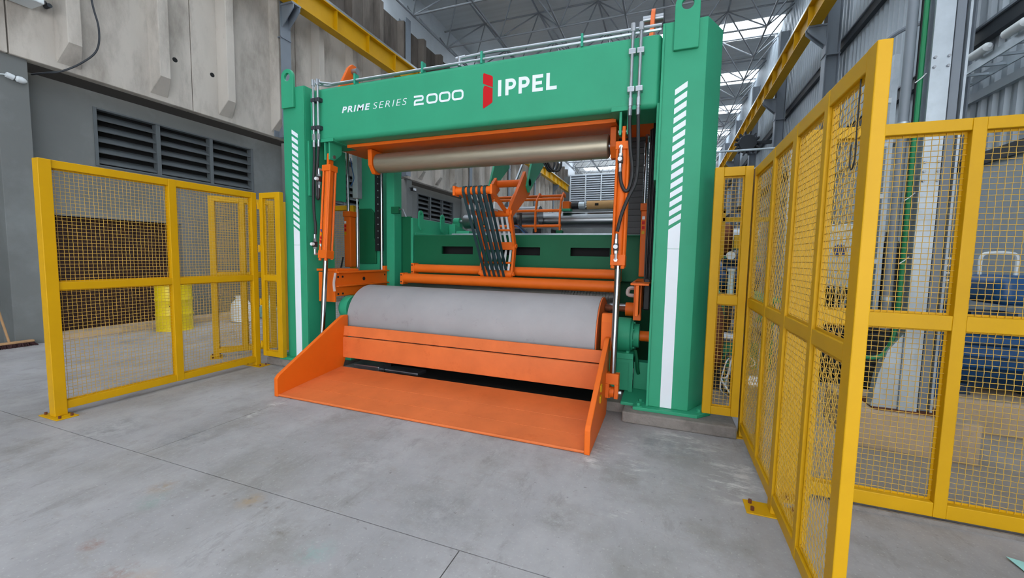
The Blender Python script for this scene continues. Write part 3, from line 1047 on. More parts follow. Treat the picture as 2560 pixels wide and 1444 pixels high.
gb = thing('gear_unit', 'green bearing and gear unit driving the drum at the foot of the column', 'gearbox', (-.4, 4.5, .1))
MB().lathe((-.53, 4.5, .69), (1, 0, 0), [(0, .1), (.0, .175), (.03, .185), (.2, .185), (.21, .175), (.21, .1)], 40).build('housing', 'green', gb)
fg = MB().lathe((-.32, 4.5, .69), (1, 0, 0), [(0, .16), (.02, .16), (.022, .125), (.08, .125), (.085, .06)], 36).build('end_cover', 'green', gb)
for i in range(8):
    a = 2 * PI * i / 8 + .2
    MB().cyl((-.3, 4.5 + .142 * math.cos(a), .69 + .142 * math.sin(a)), (-.285, 4.5 + .142 * math.cos(a), .69 + .142 * math.sin(a)), .011, 6).build('bolt', 'green', fg)
MB().cyl((-.24, 4.5, .69), (-.13, 4.5, .69), .055, 18).build('coupling_shaft', 'orange', gb)
MB().box(-.56, -.28, 4.3, 4.7, .47, .53).build('foot', 'green', gb, .006)
for q in (4.34, 4.64):
    MB().cyl((-.34, q, .53), (-.34, q, .55), .022, 6).build('bolt', 'green', gb)
p = MB().box(-.55, -.3, 4.34, 4.66, .13, .47).build('pedestal', 'green', gb, .006)
MB().box(-.57, -.53, 4.32, 4.345, .13, .47).box(-.32, -.28, 4.32, 4.345, .13, .47).box(-.53, -.32, 4.32, 4.345, .43, .47).build('pedestal_rib', 'green', p)
MB().box(-.28, -.135, 4.44, 4.56, .13, .42).build('side_plate', 'green', gb, .004)
MB().tube([(-.27, 4.42, .55), (-.25, 4.4, .45), (-.24, 4.41, .35), (-.23, 4.43, .3)], .018, 8, 5).build('drain_hose', 'green_dark', gb)

# ================================================================== FRONT TRAY
tr_ = thing('infeed_tray', 'orange tilting tray with sloped side cheeks lying on the floor in front of the drum', 'tray', (-2.13, 3.5, 0))
xa, xb = -3.73, -.53
prof = [(3.05, .022), (3.27, .045), (3.53, .07), (3.93, .107)]
for (ya, za), (yb, zb) in zip(prof[:-1], prof[1:]):
    MB().prism([(ya + .002, za), (yb - .002, zb), (yb - .002, zb - .022), (ya + .002, za - .02)], 'x', xa, xb).build('floor_plate', 'orange_worn', tr_, .004)
MB().cyl((xa, 3.052, .013), (xb, 3.052, .013), .0125, 12).build('front_lip', 'orange_worn', tr_)
for x0, x1, nm in ((-3.775, -3.73, 'l'), (-.53, -.485, 'r')):
    MB().prism([(3.03, .0), (3.03, .19), (3.06, .225), (3.9, .7), (3.97, .735), (4.05, .735), (4.05, .3), (3.98, .14), (3.93, .0)], 'x', x0, x1).build('side_cheek', 'orange', tr_, .006)
MB().prism([(3.965, .485), (3.985, .605), (4.005, .605), (3.99, .48)], 'x', xa, xb).build('upper_board', 'orange_worn', tr_, .004)
MB().prism([(3.955, .215), (3.955, .455), (3.97, .472), (3.995, .472), (3.985, .21)], 'x', xa, xb).build('lower_board', 'orange_worn', tr_, .006)
MB().prism([(4.05, .6), (4.05, .88), (4.08, .96), (4.15, .96), (4.2, .9), (4.2, .6)], 'x', -.58, -.475).build('pivot_block', 'orange', tr_, .008)
MB().box(-.485, -.475, 3.45, 3.5, .27, .33).box(-.485, -.475, 3.47, 3.52, .36, .42).build('sticker', 'yellow', tr_)
MB().box(-.46, -.44, 3.83, 3.9, .2, .3).build('cylinder_lug', 'orange', tr_)
# dark plates added to deepen the shade under the drum, with steel blocks
pf = thing('drum_shade_frame', 'added dark plates standing for shade under the drum behind the tray boards', 'frame', (-2.1, 4.5, 0))
MB().box(-3.7, -.6, 4.9, 4.95, 0, .6).build('shade_back_plate', 'black', pf)
MB().box(-3.7, -.6, 4.06, 4.9, .0, .012).build('shade_floor_plate', 'dark', pf)
MB().box(-3.7, -3.3, 4.1, 4.35, .012, .1).build('sole_block', 'steel', pf, .01)
MB().box(-3.3, -2.8, 4.2, 4.4, .012, .05).build('sole_block', 'steel', pf, .01)

# ================================================================== REAR ROLLERS AND BEAM
rd = MB().lathe((-3.72, 5.27, .882), (1, 0, 0), [(0, .195), (.01, .2), (2.45, .2)] + sum([[(2.46 + i * .04, .2), (2.462 + i * .04, .192), (2.478 + i * .04, .192), (2.48 + i * .04, .2)] for i in range(16)], []) + [(3.12, .2)], 56).build('back_roller', 'dark_steel', None)
tag(rd, 'grooved dark steel roller just behind the grey drum', 'roller')
MB().cyl((-.62, 5.0, .945), (-.4, 5.0, .945), .028, 14).build('shaft', 'steel', rd)
for yy, zz, rr, xa_, xb_, lab in ((4.9, 1.172, .068, -3.47, -.56, 'front orange tube roller of the pair above the back roller'), (5.06, 1.31, .06, -3.4, -.56, 'rear orange tube roller of the pair under the green slotted beam')):
    o = MB().cyl((xa_, yy, zz), (xb_, yy, zz), rr, 32).build('tube_roller', 'orange', None)
    tag(o, lab, 'roller', 'orange tube rollers')
    for x in (xa_, xb_):
        sx = -1 if x < -2 else 1
        MB().box(x, x + sx * .05, yy - .06, yy + .06, zz - .085, zz + .075).build('end_bracket', 'orange', o, .004)
        for dz in (.045, -.05):
            MB().cyl((x + sx * .03, yy - .058, zz + dz), (x + sx * .03, yy - .066, zz + dz), .01, 8).build('bolt', 'dark', o)
rf = thing('slotted_beam_unit', 'dark green slotted cross beam with side walls behind the rollers', 'machine frame', (-1.95, 5.6, 0))
b = MB()
zt, zl = 1.782, 1.22
for x0, x1, z0_, z1_ in ((-3.6, -.22, 1.635, zt), (-3.6, -.22, zl, 1.525), (-3.6, -3.12, 1.525, 1.635), (-2.61, -2.155, 1.525, 1.635), (-1.605, -1.193, 1.525, 1.635), (-.685, -.22, 1.525, 1.635)):
    b.box(x0, x1, 5.3, 5.34, z0_, z1_)
b.build('slotted_plate', 'green_dark', rf)
MB().cyl((-3.6, 5.325, zt - .004), (-.22, 5.325, zt - .004), .026, 12).build('rounded_edge', 'green_dark', rf)
MB().box(-3.6, -.22, 5.34, 5.9, zt - .03, zt).build('top_plate', 'green', rf)
MB().box(-3.6, -.22, 5.5, 5.52, zl, zt - .03).build('inner_plate', 'dark', rf)
MB().box(-3.6, -.1, 5.58, 5.6, .05, zl).build('under_plate', 'green_dark', rf)
MB().box(-3.95, -3.66, 5.3, 5.34, 1.06, 2.08).build('side_wall', 'green_dark', rf, .004)
sw = MB().box(-3.66, -3.62, 5.3, 6.4, 1.06, 2.06).build('side_wall', 'green', rf, .004)
for y in (5.5, 6.15):
    N = 20
    outer, inner = [], []
    for i in range(N):
        a = 2 * PI * i / N
        dx, dz = math.cos(a), math.sin(a)
        inner.append((y + .022 * dx, 2.13 + .022 * dz))
        if dz >= 0: outer.append((y + .06 * dx, 2.13 + .06 * dz))
        else:
            k = min(.06 / max(abs(dx), 1e-6), .25 / max(abs(dz), 1e-6))
            outer.append((y + dx * k, 2.13 + dz * k))
    MB().ring_plate(outer, inner, 'x', -3.625, -3.6).build('lifting_lug', 'green', rf, .003, 1)
MB().box(-3.62, -3.605, 5.35, 6.3, 1.2, 1.84).build('bolted_cover', 'green', rf, .004)
for i in range(5):
    MB().cyl((-3.605, 5.42 + i * .19, 1.78), (-3.59, 5.42 + i * .19, 1.78), .013, 6).build('bolt', 'green_dark', rf)
MB().prism([(6.4, 1.8), (6.4, 2.05), (6.9, 1.95), (7.2, 1.85), (7.2, 1.78)], 'x', -3.66, -3.5).build('sloped_guard', 'green', rf, .004)
MB().prism([(6.3, 1.8), (6.35, 1.93), (6.6, 1.93), (6.7, 1.8)], 'x', -3.45, -3.2).build('small_hood', 'green', rf, .006)
MB().box(-3.4, -.25, 6.1, 6.16, 1.84, 1.87).box(-3.4, -.25, 6.3, 6.36, 1.84, 1.87).build('light_rail', 'galvanized', rf, .003)
MB().box(-3.4, -.25, 5.9, 6.4, 1.78, 1.84).build('rail_bed', 'galvanized', rf)
for x0, x1 in ((-3.6, -3.5), (-.35, -.25)):
    MB().box(x0, x1, 5.6, 7.3, 0, 1.78).build('under_frame', 'green_dark', rf)

# ================================================================== GUIDES LEFT AND RIGHT (slides, small cylinders, rails)
for s in (-1, 1):
    side = 'beside the louvred wall' if s < 0 else 'beside the drum motor'

    def X(x, s=s): return x if s < 0 else 2 * CX - x
    gp = thing('rear_guide_post', 'green rear guide post with rack and chrome rail %s' % ('at the far end of the drum' if s < 0 else 'behind the near striped column'), 'post', (X(-4.1), 5.3, .0), group='rear guide posts')
    if s < 0:
        MB().box(-4.55, -4.16, 5.2, 5.6, .0, 3.0).build('web', 'green', gp, .01)
        MB().prism([(-4.52, 2.2), (-4.3, 2.2), (-4.24, 2.14), (-4.24, 1.75), (-4.2, 1.68), (-4.2, 1.35), (-4.52, 1.35)], 'y', 5.17, 5.2).build('recess_shade_plate', 'green_dark', gp, .008)  # raised plate in darker green imitates the shade of a recess
        MB().box(-3.95, -3.81, 5.1, 5.28, .0, 3.0).build('front_flange', 'green', gp, .006)
        MB().box(-4.16, -4.08, 5.1, 5.2, 1.55, 2.9).build('black_rail', 'black', gp)
        MB().cyl((-4.02, 5.08, 1.27), (-4.02, 5.08, 2.95), .022, 16).build('chrome_rail', 'chrome', gp)
        for i in range(12):
            MB().cyl((-4.1, 5.1, 1.65 + i * .1), (-4.1, 5.09, 1.65 + i * .1), .009, 8).build('rail_screw', 'zinc', gp)
        MB().box(-3.83, -3.7, 5.05, 5.1, 2.1, 2.2).build('stop_bracket', 'green_dark', gp, .003)
        MB().tube([(-3.7, 5.07, 2.16), (-3.64, 5.07, 2.16), (-3.58, 5.07, 2.05)], .01, 8).build('stop_rod', 'steel', gp)
    else:
        MB().box(-.13, .3, 5.1, 5.5, 0, 3.0).build('web', 'green_dark', gp, .01)
        for i in range(3):
            MB().cyl((-.145 - .032 * i, 4.75, 1.2), (-.145 - .032 * i, 4.75, 3.0), .013, 10).build('black_rail', 'black', gp)
        MB().box(-.235, -.13, 4.77, 4.8, 1.2, 3.0).build('rail_back', 'black', gp)
        MB().box(-.6, -.3, 5.02, 5.06, 1.79, 3.05).build('black_bellows', 'black', gp)
        for i in range(18):
            MB().box(-.6, -.3, 5.0, 5.02, 1.8 + i * .07, 1.83 + i * .07).build('bellows_fold', 'black_hose', gp)
    # rear cylinder
    rx = -4.5 if s < 0 else -.24
    rc = thing('hydraulic_cylinder', 'smaller orange cylinder standing on the slide carriage %s' % ('at the far end of the drum' if s < 0 else 'behind the near striped column'), 'cylinder', (rx, 4.95, 1.27), group='small slide cylinders')
    MB().box(rx - .06, rx + .06, 4.89, 5.01, 1.3, 2.05).build('barrel', 'orange', rc, .012)
    MB().box(rx - .07, rx + .07, 4.88, 5.02, 2.05, 2.13).build('end_cap', 'orange', rc, .004)
    MB().cyl((rx - .03, 4.95, 2.13), (rx - .03, 4.95, 3.1), .022, 16).build('piston_rod', 'chrome', rc)
    for i, mn in enumerate(('off_white', 'red_decal', 'red_decal', 'yellow')):
        MB().box(rx - .045, rx - .015, 4.883, 4.8905, 1.95 - i * .055, 1.985 - i * .055).build('sticker', mn, rc)
    if s < 0:
        MB().box(-4.4, -4.31, 4.9, 5.0, 2.32, 3.05).build('linear_scale', 'galvanized', rc, .004)
        MB().cyl((-4.36, 4.95, 1.3), (-4.36, 4.95, 2.32), .013, 10).build('scale_rod', 'chrome', rc)
        MB().tube([(-4.43, 4.9, 2.5), (-4.37, 4.9, 2.6), (-4.4, 4.9, 2.75), (-4.43, 4.9, 2.9)], .008, 6, 5).build('air_line', 'blue', rc)
    # slide carriage running along the depth
    sx = -3.95 if s < 0 else -.27
    sl = thing('slide_carriage', 'orange I-beam slide carriage %s' % ('at the far end of the drum, a rag tied on it' if s < 0 else 'with a flange and shaft next to the drum motor'), 'carriage', (sx, 4.6, .9), group='slide carriages')
    d = -1 if s < 0 else 1
    MB().box(sx, sx + d * .03, 4.08, 5.12, .95, 1.25).build('web_plate', 'orange', sl, .004)
    MB().box(sx + (.05 if s < 0 else -.05), sx + d * .12, 4.08, 5.12, 1.25, 1.27).build('top_flange', 'orange', sl, .003)
    if s < 0:
        MB().box(sx + .05, sx, 4.08, 5.12, 1.075, 1.092).build('mid_flange', 'orange', sl, .003)
        MB().box(-4.2, -3.94, 4.05, 4.08, .88, 1.26).build('end_plate', 'orange', sl, .004)
        MB().box(-3.99, -3.94, 5.05, 5.2, 1.27, 1.33).build('end_stop', 'orange', sl, .004)
        MB().box(-4.3, -3.95, 4.1, 4.5, 1.27, 1.3).build('shelf', 'orange', sl, .004)
        for y, z in ((4.12, 1.2), (4.12, .98), (4.2, 1.2), (4.2, .98), (5.05, 1.2), (4.6, 1.16)):
            MB().cyl((sx, y, z), (sx + .006, y, z), .014 if y != 4.6 else .025, 10).build('bolt_hole', 'dark', sl)
        MB().tube([(-3.93, 4.06, 1.25), (-3.93, 4.045, 1.2), (-3.945, 4.045, 1.12), (-3.935, 4.045, 1.02)], .016, 6, 4).build('rag', 'plastic_clear', sl)
        MB().cyl((-4.45, 4.7, 1.28), (-4.42, 4.72, 1.45), .012, 8).build('lever', 'black', sl)
    else:
        MB().box(-.3, -.225, 4.3, 4.45, .88, 1.27).build('end_plate', 'orange', sl, .004)
        MB().box(-.215, -.15, 4.4, 4.5, .98, 1.3).build('bumper', 'black', sl, .01)
        MB().cyl((-.4, 4.6, .955), (-.29, 4.6, .955), .075, 20).build('shaft_flange', 'orange', sl)
        MB().cyl((-.62, 4.6, .955), (-.4, 4.6, .955), .03, 14).cyl((-.62, 4.6, .955), (-.56, 4.6, .955), .04, 14).build('drive_shaft', 'rust', sl)
        MB().tube([(-.3, 4.45, 1.2), (-.36, 4.44, 1.19), (-.37, 4.44, 1.13), (-.31, 4.44, 1.12)], .02, 8, 4).build('rag', 'plastic_clear', sl)

# ================================================================== BELT ARM
ar = thing('belt_arm', 'orange swing arm with five dark belts hanging over the tube rollers', 'arm', (-2.05, 4.92, 1.24))
XL, XRt = -2.30, -1.86
path = [(5.42, 2.52), (4.82, 2.05), (5.0, 1.64), (4.93, 1.28)]


def strip_yz(mb, x0, x1, pts, wd):
    P = [Vector((0, p[0], p[1])) for p in pts]
    L, Rr = [], []
    for i, p in enumerate(P):
        d = (P[min(i + 1, len(P) - 1)] - P[max(i - 1, 0)]).normalized()
        n = Vector((0, -d.z, d.y)) * (wd if isinstance(wd, float) else wd[i]) / 2
        L.append((p + n).yz)
        Rr.append((p - n).yz)
    mb.prism([tuple(q) for q in L] + [tuple(q) for q in Rr[::-1]], 'x', x0, x1)
    return mb


for x in (XL, XRt):
    strip_yz(MB(), x - .015, x + .015, path[1:], .075).build('side_plate', 'orange', ar, .004)
    for (y, z) in path[1:]:
        MB().cyl((x - .03, y, z), (x + .03, y, z), .028, 14).build('pivot_boss', 'orange', ar)
strip_yz(MB(), XRt - .02, XRt + .02, path[:2], [.34, .13]).build('fork_plate', 'orange', ar, .004)
strip_yz(MB(), XL - .02, XL + .02, path[:2], [.2, .12]).build('fork_plate', 'orange', ar, .004)
strip_yz(MB(), XL - .012, XL + .012, [(4.82, 2.05), (4.33, 2.25)], .06).build('belt_link', 'orange', ar, .004)
strip_yz(MB(), XRt - .062, XRt - .038, [(4.82, 2.05), (4.33, 2.25)], .06).build('belt_link', 'orange', ar, .004)
MB().cyl((XL - .06, 4.3, 2.25), (XRt - .01, 4.3, 2.25), .045, 24).build('top_roller', 'orange', ar)
for x in (XL - .06, XRt - .03):
    MB().bar((x, 4.3, 2.25), (x + .03, 4.3, 2.25), .12, .11, (0, 0, 1)).build('roller_block', 'orange', ar, .006)
MB().cyl((XL, 4.93, 1.28), (XRt, 4.93, 1.28), .045, 24).build('bottom_roller', 'orange', ar)
MB().cyl((XL - .1, 5.42, 2.52), (XRt + .05, 5.42, 2.52), .05, 20).build('pivot_tube', 'orange', ar)
MB().cyl((XL, 4.82, 2.05), (XRt, 4.82, 2.05), .05, 20).build('cross_tube', 'orange', ar)
MB().box(XL + .015, XRt - .015, 4.975, 5.025, 1.59, 1.69).build('cross_plate', 'orange', ar, .006)
for (y, z) in ((4.93, 1.84), (4.98, 1.42)):
    MB().cyl((XL, y, z), (XRt, y, z), .014, 12).build('cross_rod', 'orange', ar)
for i in range(5):
    x = XL + .075 + i * .066
    q = MB()
    strip_yz(q, x + .022, x + .05, [(4.84, 2.03), (5.045, 1.64), (4.95, 1.3)], .012)
    q.build('guide_strip', 'off_white', ar)
    bx = x
    pts = []
    # closed belt loop round both rollers
    A, B = Vector((0, 4.3, 2.25)), Vector((0, 4.93, 1.28))
    d = (B - A).normalized()
    nrm = Vector((0, d.z, -d.y))
    if nrm.y > 0: nrm = -nrm
    rr = .049
    a0 = math.atan2(nrm.z, nrm.y)
    loop = [A + Vector((0, math.cos(a0 - PI * k / 12), math.sin(a0 - PI * k / 12))) * rr for k in range(13)]
    loop += [B + Vector((0, math.cos(a0 - PI - PI * k / 12), math.sin(a0 - PI - PI * k / 12))) * rr for k in range(13)]
    n = len(loop)
    cen = (A + B) / 2
    mbb = MB()
    vs = []
    for p in loop:
        c = A if (p - A).length < (p - B).length else B
        o = (p - c).normalized() * .006
        for xx, oo in ((bx - .0175, 0), (bx + .0175, 0), (bx + .0175, 1), (bx - .0175, 1)):
            vs.append((xx, p.y + o.y * oo, p.z + o.z * oo))
    fs = []
    for k in range(n):
        k2 = (k + 1) % n
        for j in range(4):
            j2 = (j + 1) % 4
            fs.append((k * 4 + j, k * 4 + j2, k2 * 4 + j2, k2 * 4 + j))
    mbb.add(vs, fs).build('belt', 'belt', ar)
for i in range(5):
    x = XL + .05 + i * .08
    MB().box(x, x + .012, 4.45, 4.75, 2.06, 2.14).build('belt_finger', 'off_white', ar)
ga = thing('arm_support', 'green twin support arms reaching down to the orange belt arm', 'bracket', (-2.0, 5.8, 2.4))
for x in (XRt + .02, XL - .1):
    strip_yz(MB(), x, x + .03, [(5.36, 2.42), (5.62, 2.74), (5.95, 3.05)], [.12, .3, .42]).build('arm_plate', 'green', ga, .004)
MB().box(XL - .15, XRt + .1, 5.85, 6.0, 2.98, 3.12).build('cross_tube', 'green', ga, .006)
MB().cyl((XL + .2, 5.55, 2.5), (XL + .25, 5.9, 3.0), .018, 10).build('strut', 'steel', ga)
for k in range(3):
    MB().tube([(-1.72 + .03 * k, 5.7, 2.9), (-1.66 + .03 * k, 5.7, 2.76), (-1.6 + .05 * k, 5.72, 2.72), (-1.56 + .05 * k, 5.75, 2.82), (-1.6 + .05 * k, 5.8, 2.98)], .014, 8, 5).build('hose', 'black_hose', ga)
MB().box(-4.3, -.1, 5.85, 6.05, 3.1, 3.4).build('rear_crossbeam', 'green_dark', ga, .02)

# ================================================================== REAR DELIVERY ROLLER, CAGE
lr = MB().lathe((-3.62, 7., 2.145), (1, 0, 0), [(0, .03), (0, .12), (.02, .135), (3.5, .135), (3.5, .03)], 40).build('delivery_roller', 'roller_steel', None)
tag(lr, 'long polished steel roller at the back beneath the cardboard tube', 'roller')
bs = MB().cyl((-3.72, 7, 2.145), (-3.62, 7, 2.145), .03, 12).build('shaft', 'steel', lr)
MB().cyl((-3.84, 7, 2.15), (-3.72, 7, 2.15), .07, 16).box(-3.86, -3.7, 6.94, 7.06, 1.98, 2.12).build('bearing', 'green', lr)
MB().prism([(6.9, 1.9), (6.75, 1.98), (7.25, 1.98), (7.1, 1.9)], 'x', -4.0, -3.68).build('bearing_shelf', 'green_dark', lr)
ct = MB().lathe((-1.3, 6.95, 2.39), (1, 0, 0), [(0, .055), (0, .07), (1.15, .07), (1.15, .055)], 24).build('cardboard_tube', 'cardboard', None)
tag(ct, 'brown cardboard tube lying over the long polished roller', 'tube')
MB().box(-1.16, -1.1, 6.878, 6.8825, 2.37, 2.41).build('printed_mark', 'dark', ct)
cp = thing('shaft_coupling', 'black and silver coupling at the end of the cardboard tube', 'coupling', (-1.45, 6.95, 2.32))
MB().cyl((-1.56, 6.95, 2.39), (-1.44, 6.95, 2.39), .065, 18).build('black_sleeve', 'black', cp)
MB().cyl((-1.44, 6.95, 2.39), (-1.34, 6.95, 2.39), .055, 18).build('silver_sleeve', 'galvanized', cp)
MB().box(-1.7, -1.58, 6.85, 7.0, 2.33, 2.45).build('end_block', 'orange', cp, .005)
MB().box(-1.72, -1.56, 6.84, 7.0, 2.29, 2.33).build('green_foot', 'green', cp, .004)
cg = thing('guide_cage', 'orange curved bar cage before the long polished roller', 'cage', (-2.2, 6.4, 1.8))
arc = [(6.62, 2.5), (6.5, 2.52), (6.36, 2.4), (6.3, 2.2), (6.3, 2.0), (6.34, 1.91)]
for x in (-2.95, -2.45, -2.0, -1.6):
    q = MB()
    strip_yz(q, x - .012, x + .012, arc, .055)
    q.build('curved_rib', 'orange', cg, .003)
for (y, z) in ((6.55, 2.5), (6.4, 2.43), (6.31, 2.24), (6.31, 2.0)):
    MB().cyl((-2.98, y, z), (-1.58, y, z), .022, 14).build('bar', 'orange', cg)
for y, z in arc[1:]:
    MB().cyl((-1.615, y, z), (-1.58, y, z), .016, 8).build('bolt', 'orange', cg)
MB().box(-1.66, -1.56, 6.3, 6.4, 1.871, 1.93).build('foot', 'green_dark', cg, .004)
for i, x in enumerate((-2.72, -2.22)):
    o = MB().cyl((x - .19, 6.68, 2.2), (x + .19, 6.68, 2.2), .16, 28).build('steel_sleeve', 'roller_steel', None)
    tag(o, 'short steel sleeve inside the orange cage, %s' % ('behind the belt arm' if i == 0 else 'next to the open roller end'), 'sleeve', 'steel sleeves')
hs = thing('air_hose_bundle', 'blue and black air hoses hanging under the orange cage', 'hose', (-2.2, 6.2, 1.87))
for k, mn in enumerate(('blue', 'black_hose', 'blue_dark')):
    MB().tube([(-2.32 + .03 * k, 6.22, 2.0), (-2.25 + .02 * k, 6.2, 1.98), (-2.18 + .02 * k, 6.2, 1.92), (-2.13 + .02 * k, 6.2, 1.88)], .014, 8, 4).build('hose', mn, hs)
MB().cyl((-2.22, 6.22, 1.88), (-2.22, 6.22, 2.2), .02, 10).build('valve', 'black', hs)

# ================================================================== LEFT WALL ACCESSORIES
bl = thing('oil_barrel', 'yellow steel barrel standing by the wall behind the left guard', 'barrel', (-8.72, 4.95, 0))
prof = [(0, .27), (0, .285), (.02, .285), (.025, .278)]
for zc in (.3, .58):
    prof += [(zc - .03, .278), (zc - .01, .29), (zc + .01, .29), (zc + .03, .278)]
prof += [(.84, .278), (.845, .286), (.87, .286), (.875, .275), (.855, .27)]
MB().lathe((-8.72, 4.95, 0), (0, 0, 1), prof, 40).build('shell', 'drum_yellow', bl)
MB().cyl((-8.62, 4.9, .855), (-8.62, 4.9, .885), .035, 14).build('bung', 'off_white', bl)
# printed mark on the barrel side: small dark emblem and lines of print
import math as _m
ang = math.atan2(-4.95, 8.72)


def on_barrel(a, z):
    return (-8.72 + .281 * math.cos(ang + a), 4.95 + .281 * math.sin(ang + a), z)


pr = MB()
for a0, a1, z0_, z1_ in ((-.1, -.02, .5, .525), (.02, .1, .51, .535), (-.26, .26, .46, .48), (-.3, .34, .405, .409), (-.2, .3, .39, .394), (0, .3, .13, .134)):
    n = 4
    for i in range(n):
        q0, q1 = a0 + (a1 - a0) * i / n, a0 + (a1 - a0) * (i + 1) / n
        pr.add([on_barrel(q0, z0_), on_barrel(q1, z0_), on_barrel(q1, z1_), on_barrel(q0, z1_)], [(0, 1, 2, 3)])
pr.build('barrel_print', 'dark', bl)

br = thing('push_broom', 'push broom leaning on the grey pilaster', 'broom', (-9.08, 3.0, 0))
MB().prism([(2.72, .06), (2.72, .09), (3.22, .09), (3.22, .06)], 'x', -9.14, -9.06).build('head', 'wood', br, .008)
bs = MB()
for i in range(120):
    y = 2.73 + .48 * (i / 119)
    for xx in (-9.13, -9.1, -9.07):
        dx, dy = random.uniform(-.02, .03), random.uniform(-.03, .03) + (.04 if i > 105 else 0)
        bs.bar((xx, y, .062), (xx + dx, y + dy, 0.002), .006, .006)
tag(bs.build('bristles', 'bristle', br), kind='stuff')
MB().cyl((-9.1, 2.97, .085), (-9.17, 2.78, 1.35), .014, 10).build('handle', 'wood', br)

lp = thing('wall_socket', 'small white lamp holder and flex high on the grey pilaster', 'lamp', (-9.19, 3.25, 4.0))
MB().cyl((-9.17, 3.16, 4.02), (-9.17, 3.24, 4.0), .04, 14).build('holder', 'off_white', lp, .008)
MB().lathe((-9.16, 3.25, 4.0), (0, 1, -.12), [(0, .025), (.02, .045), (.06, .05), (.1, .035), (.12, .01)], 16).build('bulb', 'off_white', lp)
MB().tube([(-9.18, 2.7, 3.9), (-9.18, 2.95, 3.94), (-9.18, 3.1, 4.0), (-9.17, 3.17, 4.02)], .008, 6, 4).build('flex', 'off_white', lp)

fl2 = thing('floodlight', 'small black floodlight on the second visible pilaster', 'lamp', (-9.15, 13.25, 3.95))
MB().box(-9.12, -9.0, 13.18, 13.4, 3.9, 4.02).build('lamp_head', 'black', fl2, .01)
MB().box(-8.999, -8.993, 13.2, 13.38, 3.915, 4.0).build('lens', 'off_white', fl2)
MB().cyl((-9.2, 13.25, 4.02), (-9.1, 13.25, 3.98), .015, 8).build('arm', 'black', fl2)

wb = thing('wall_unit', 'pale box unit mounted at the top of the wall in the upper corner', 'box unit', (-9.0, 3.05, 5.07))
MB().box(-9.12, -8.75, 2.5, 3.46, 5.07, 5.5).build('casing', 'off_white', wb, .015)
MB().cyl((-9.14, 3.62, 5.2), (-9.02, 3.62, 5.2), .03, 12).cyl((-9.14, 3.62, 5.28), (-9.05, 3.6, 5.22), .012, 8).build('hook_bracket', 'steel_dark_paint', wb)
MB().box(-8.749, -8.744, 2.55, 3.4, 5.12, 5.16).build('vent_slot', 'steel_grey_paint', wb)

tag(MB().tube([(-8.99, 4.05, 9.0), (-8.95, 4.02, 7.0), (-8.88, 4.05, 5.6), (-8.86, 4.12, 5.1), (-8.9, 4.1, 4.75), (-9.0, 3.95, 4.5), (-9.1, 3.75, 4.3), (-9.25, 3.62, 4.24), (-9.5, 3.55, 4.22)], .014, 8, 6).build('hanging_cable', 'steel_dark_paint', None),
    'grey cable hanging in a curve down the ribbed concrete panels', 'cable')

# light odds and ends lying at the foot of the left wall
for (x, y, h, rz, mn, lab) in ((-8.5, 6.1, .55, .2, 'off_white', 'white sack leaning at the wall foot behind the mesh gate'), (-8.55, 6.75, .5, -.3, 'paper', 'pale green sack by the wall behind the narrow mesh leaf'), (-8.6, 7.5, .48, .1, 'cream', 'cream sack at the wall near the striped column')):
    s = MB().lathe((0, 0, 0), (0, 0, 1), [(0, .12), (0.01, .2), (h * .4, .22), (h * .75, .17), (h * .92, .1), (h, .13)], 14)
    rnd = random.Random(int(y * 10))
    s.v = [(vx * 1.1 + rnd.uniform(-.02, .02), vy * .7 + rnd.uniform(-.02, .02), vz) for vx, vy, vz in s.v]
    o = s.build('sack', mn, None, 0, angle=60)
    o.location = (x, y, 0)
    o.rotation_euler = (0, 0, rz)
    tag(o, lab, 'sack', 'sacks at the wall foot')

# ================================================================== RIGHT SIDE, BEHIND THE GUARDS
blk = MB().prism([(1.5, 4.06), (2.24, 3.98), (2.36, 4.7), (1.5, 4.75)], 'z', 0, .32).build('concrete_block', 'beige_concrete', None, .015)
tag(blk, 'beige concrete footing block under the bright galvanized column', 'block')
led = MB().box(2.42, 3.88, 4.8, 6.85, 0, .3).build('concrete_ledge', 'beige_concrete', None, .02)
tag(led, 'long beige concrete ledge under the blue motors', 'ledge')
kb = MB().box(1.05, 3.2, 2.985, 3.0, 0, .025).build('floor_strip', 'plinth', None)
tag(kb, 'thin grey mortar strip along the foot of the wide guard', 'strip')
gc = thing('galvanized_column', 'bright galvanized steel column standing on the concrete block', 'column', (1.95, 4.3, .32))
H = MB().box(1.79, 1.905, 4.1, 4.115, .335, 7.0).box(1.79, 1.905, 4.28, 4.295, .335, 7.0).box(1.84, 1.855, 4.115, 4.28, .335, 7.0)
H.build('h_section', 'galvanized', gc)
MB().box(1.93, 1.985, 4.14, 4.3, .335, 7.0).build('edge_channel', 'steel_grey_paint', gc, .004)
MB().box(1.995, 2.01, 4.12, 4.3, .335, 7.0).build('edge_channel', 'galvanized', gc)
MB().box(1.63, 2.1, 4.08, 4.4, .32, .335).build('base_plate', 'rust', gc)
MB().prism([(1.62, .335), (1.79, .335), (1.79, .95), (1.7, .8), (1.65, .6)], 'y', 4.12, 4.2).build('gusset', 'galvanized', gc)
for z in (2.28, 2.21, 2.14, 3.05, 2.98):
    for x in (1.808, 1.888):
        MB().cyl((x, 4.105, z), (x, 4.085, z), .01, 6).build('bolt', 'steel', gc)
dp = thing('drain_pipe', 'grey round pipe rising beside the green hose', 'pipe', (1.715, 4.25, .33))
MB().cyl((1.715, 4.25, .96), (1.715, 4.25, 7.0), .034, 20).build('pipe', 'steel_grey_paint', dp)
for z in (1.2, 2.6, 4.0):
    MB().cyl((1.715, 4.25, z), (1.715, 4.25, z + .03), .04, 20).build('pipe_clip', 'galvanized', dp)
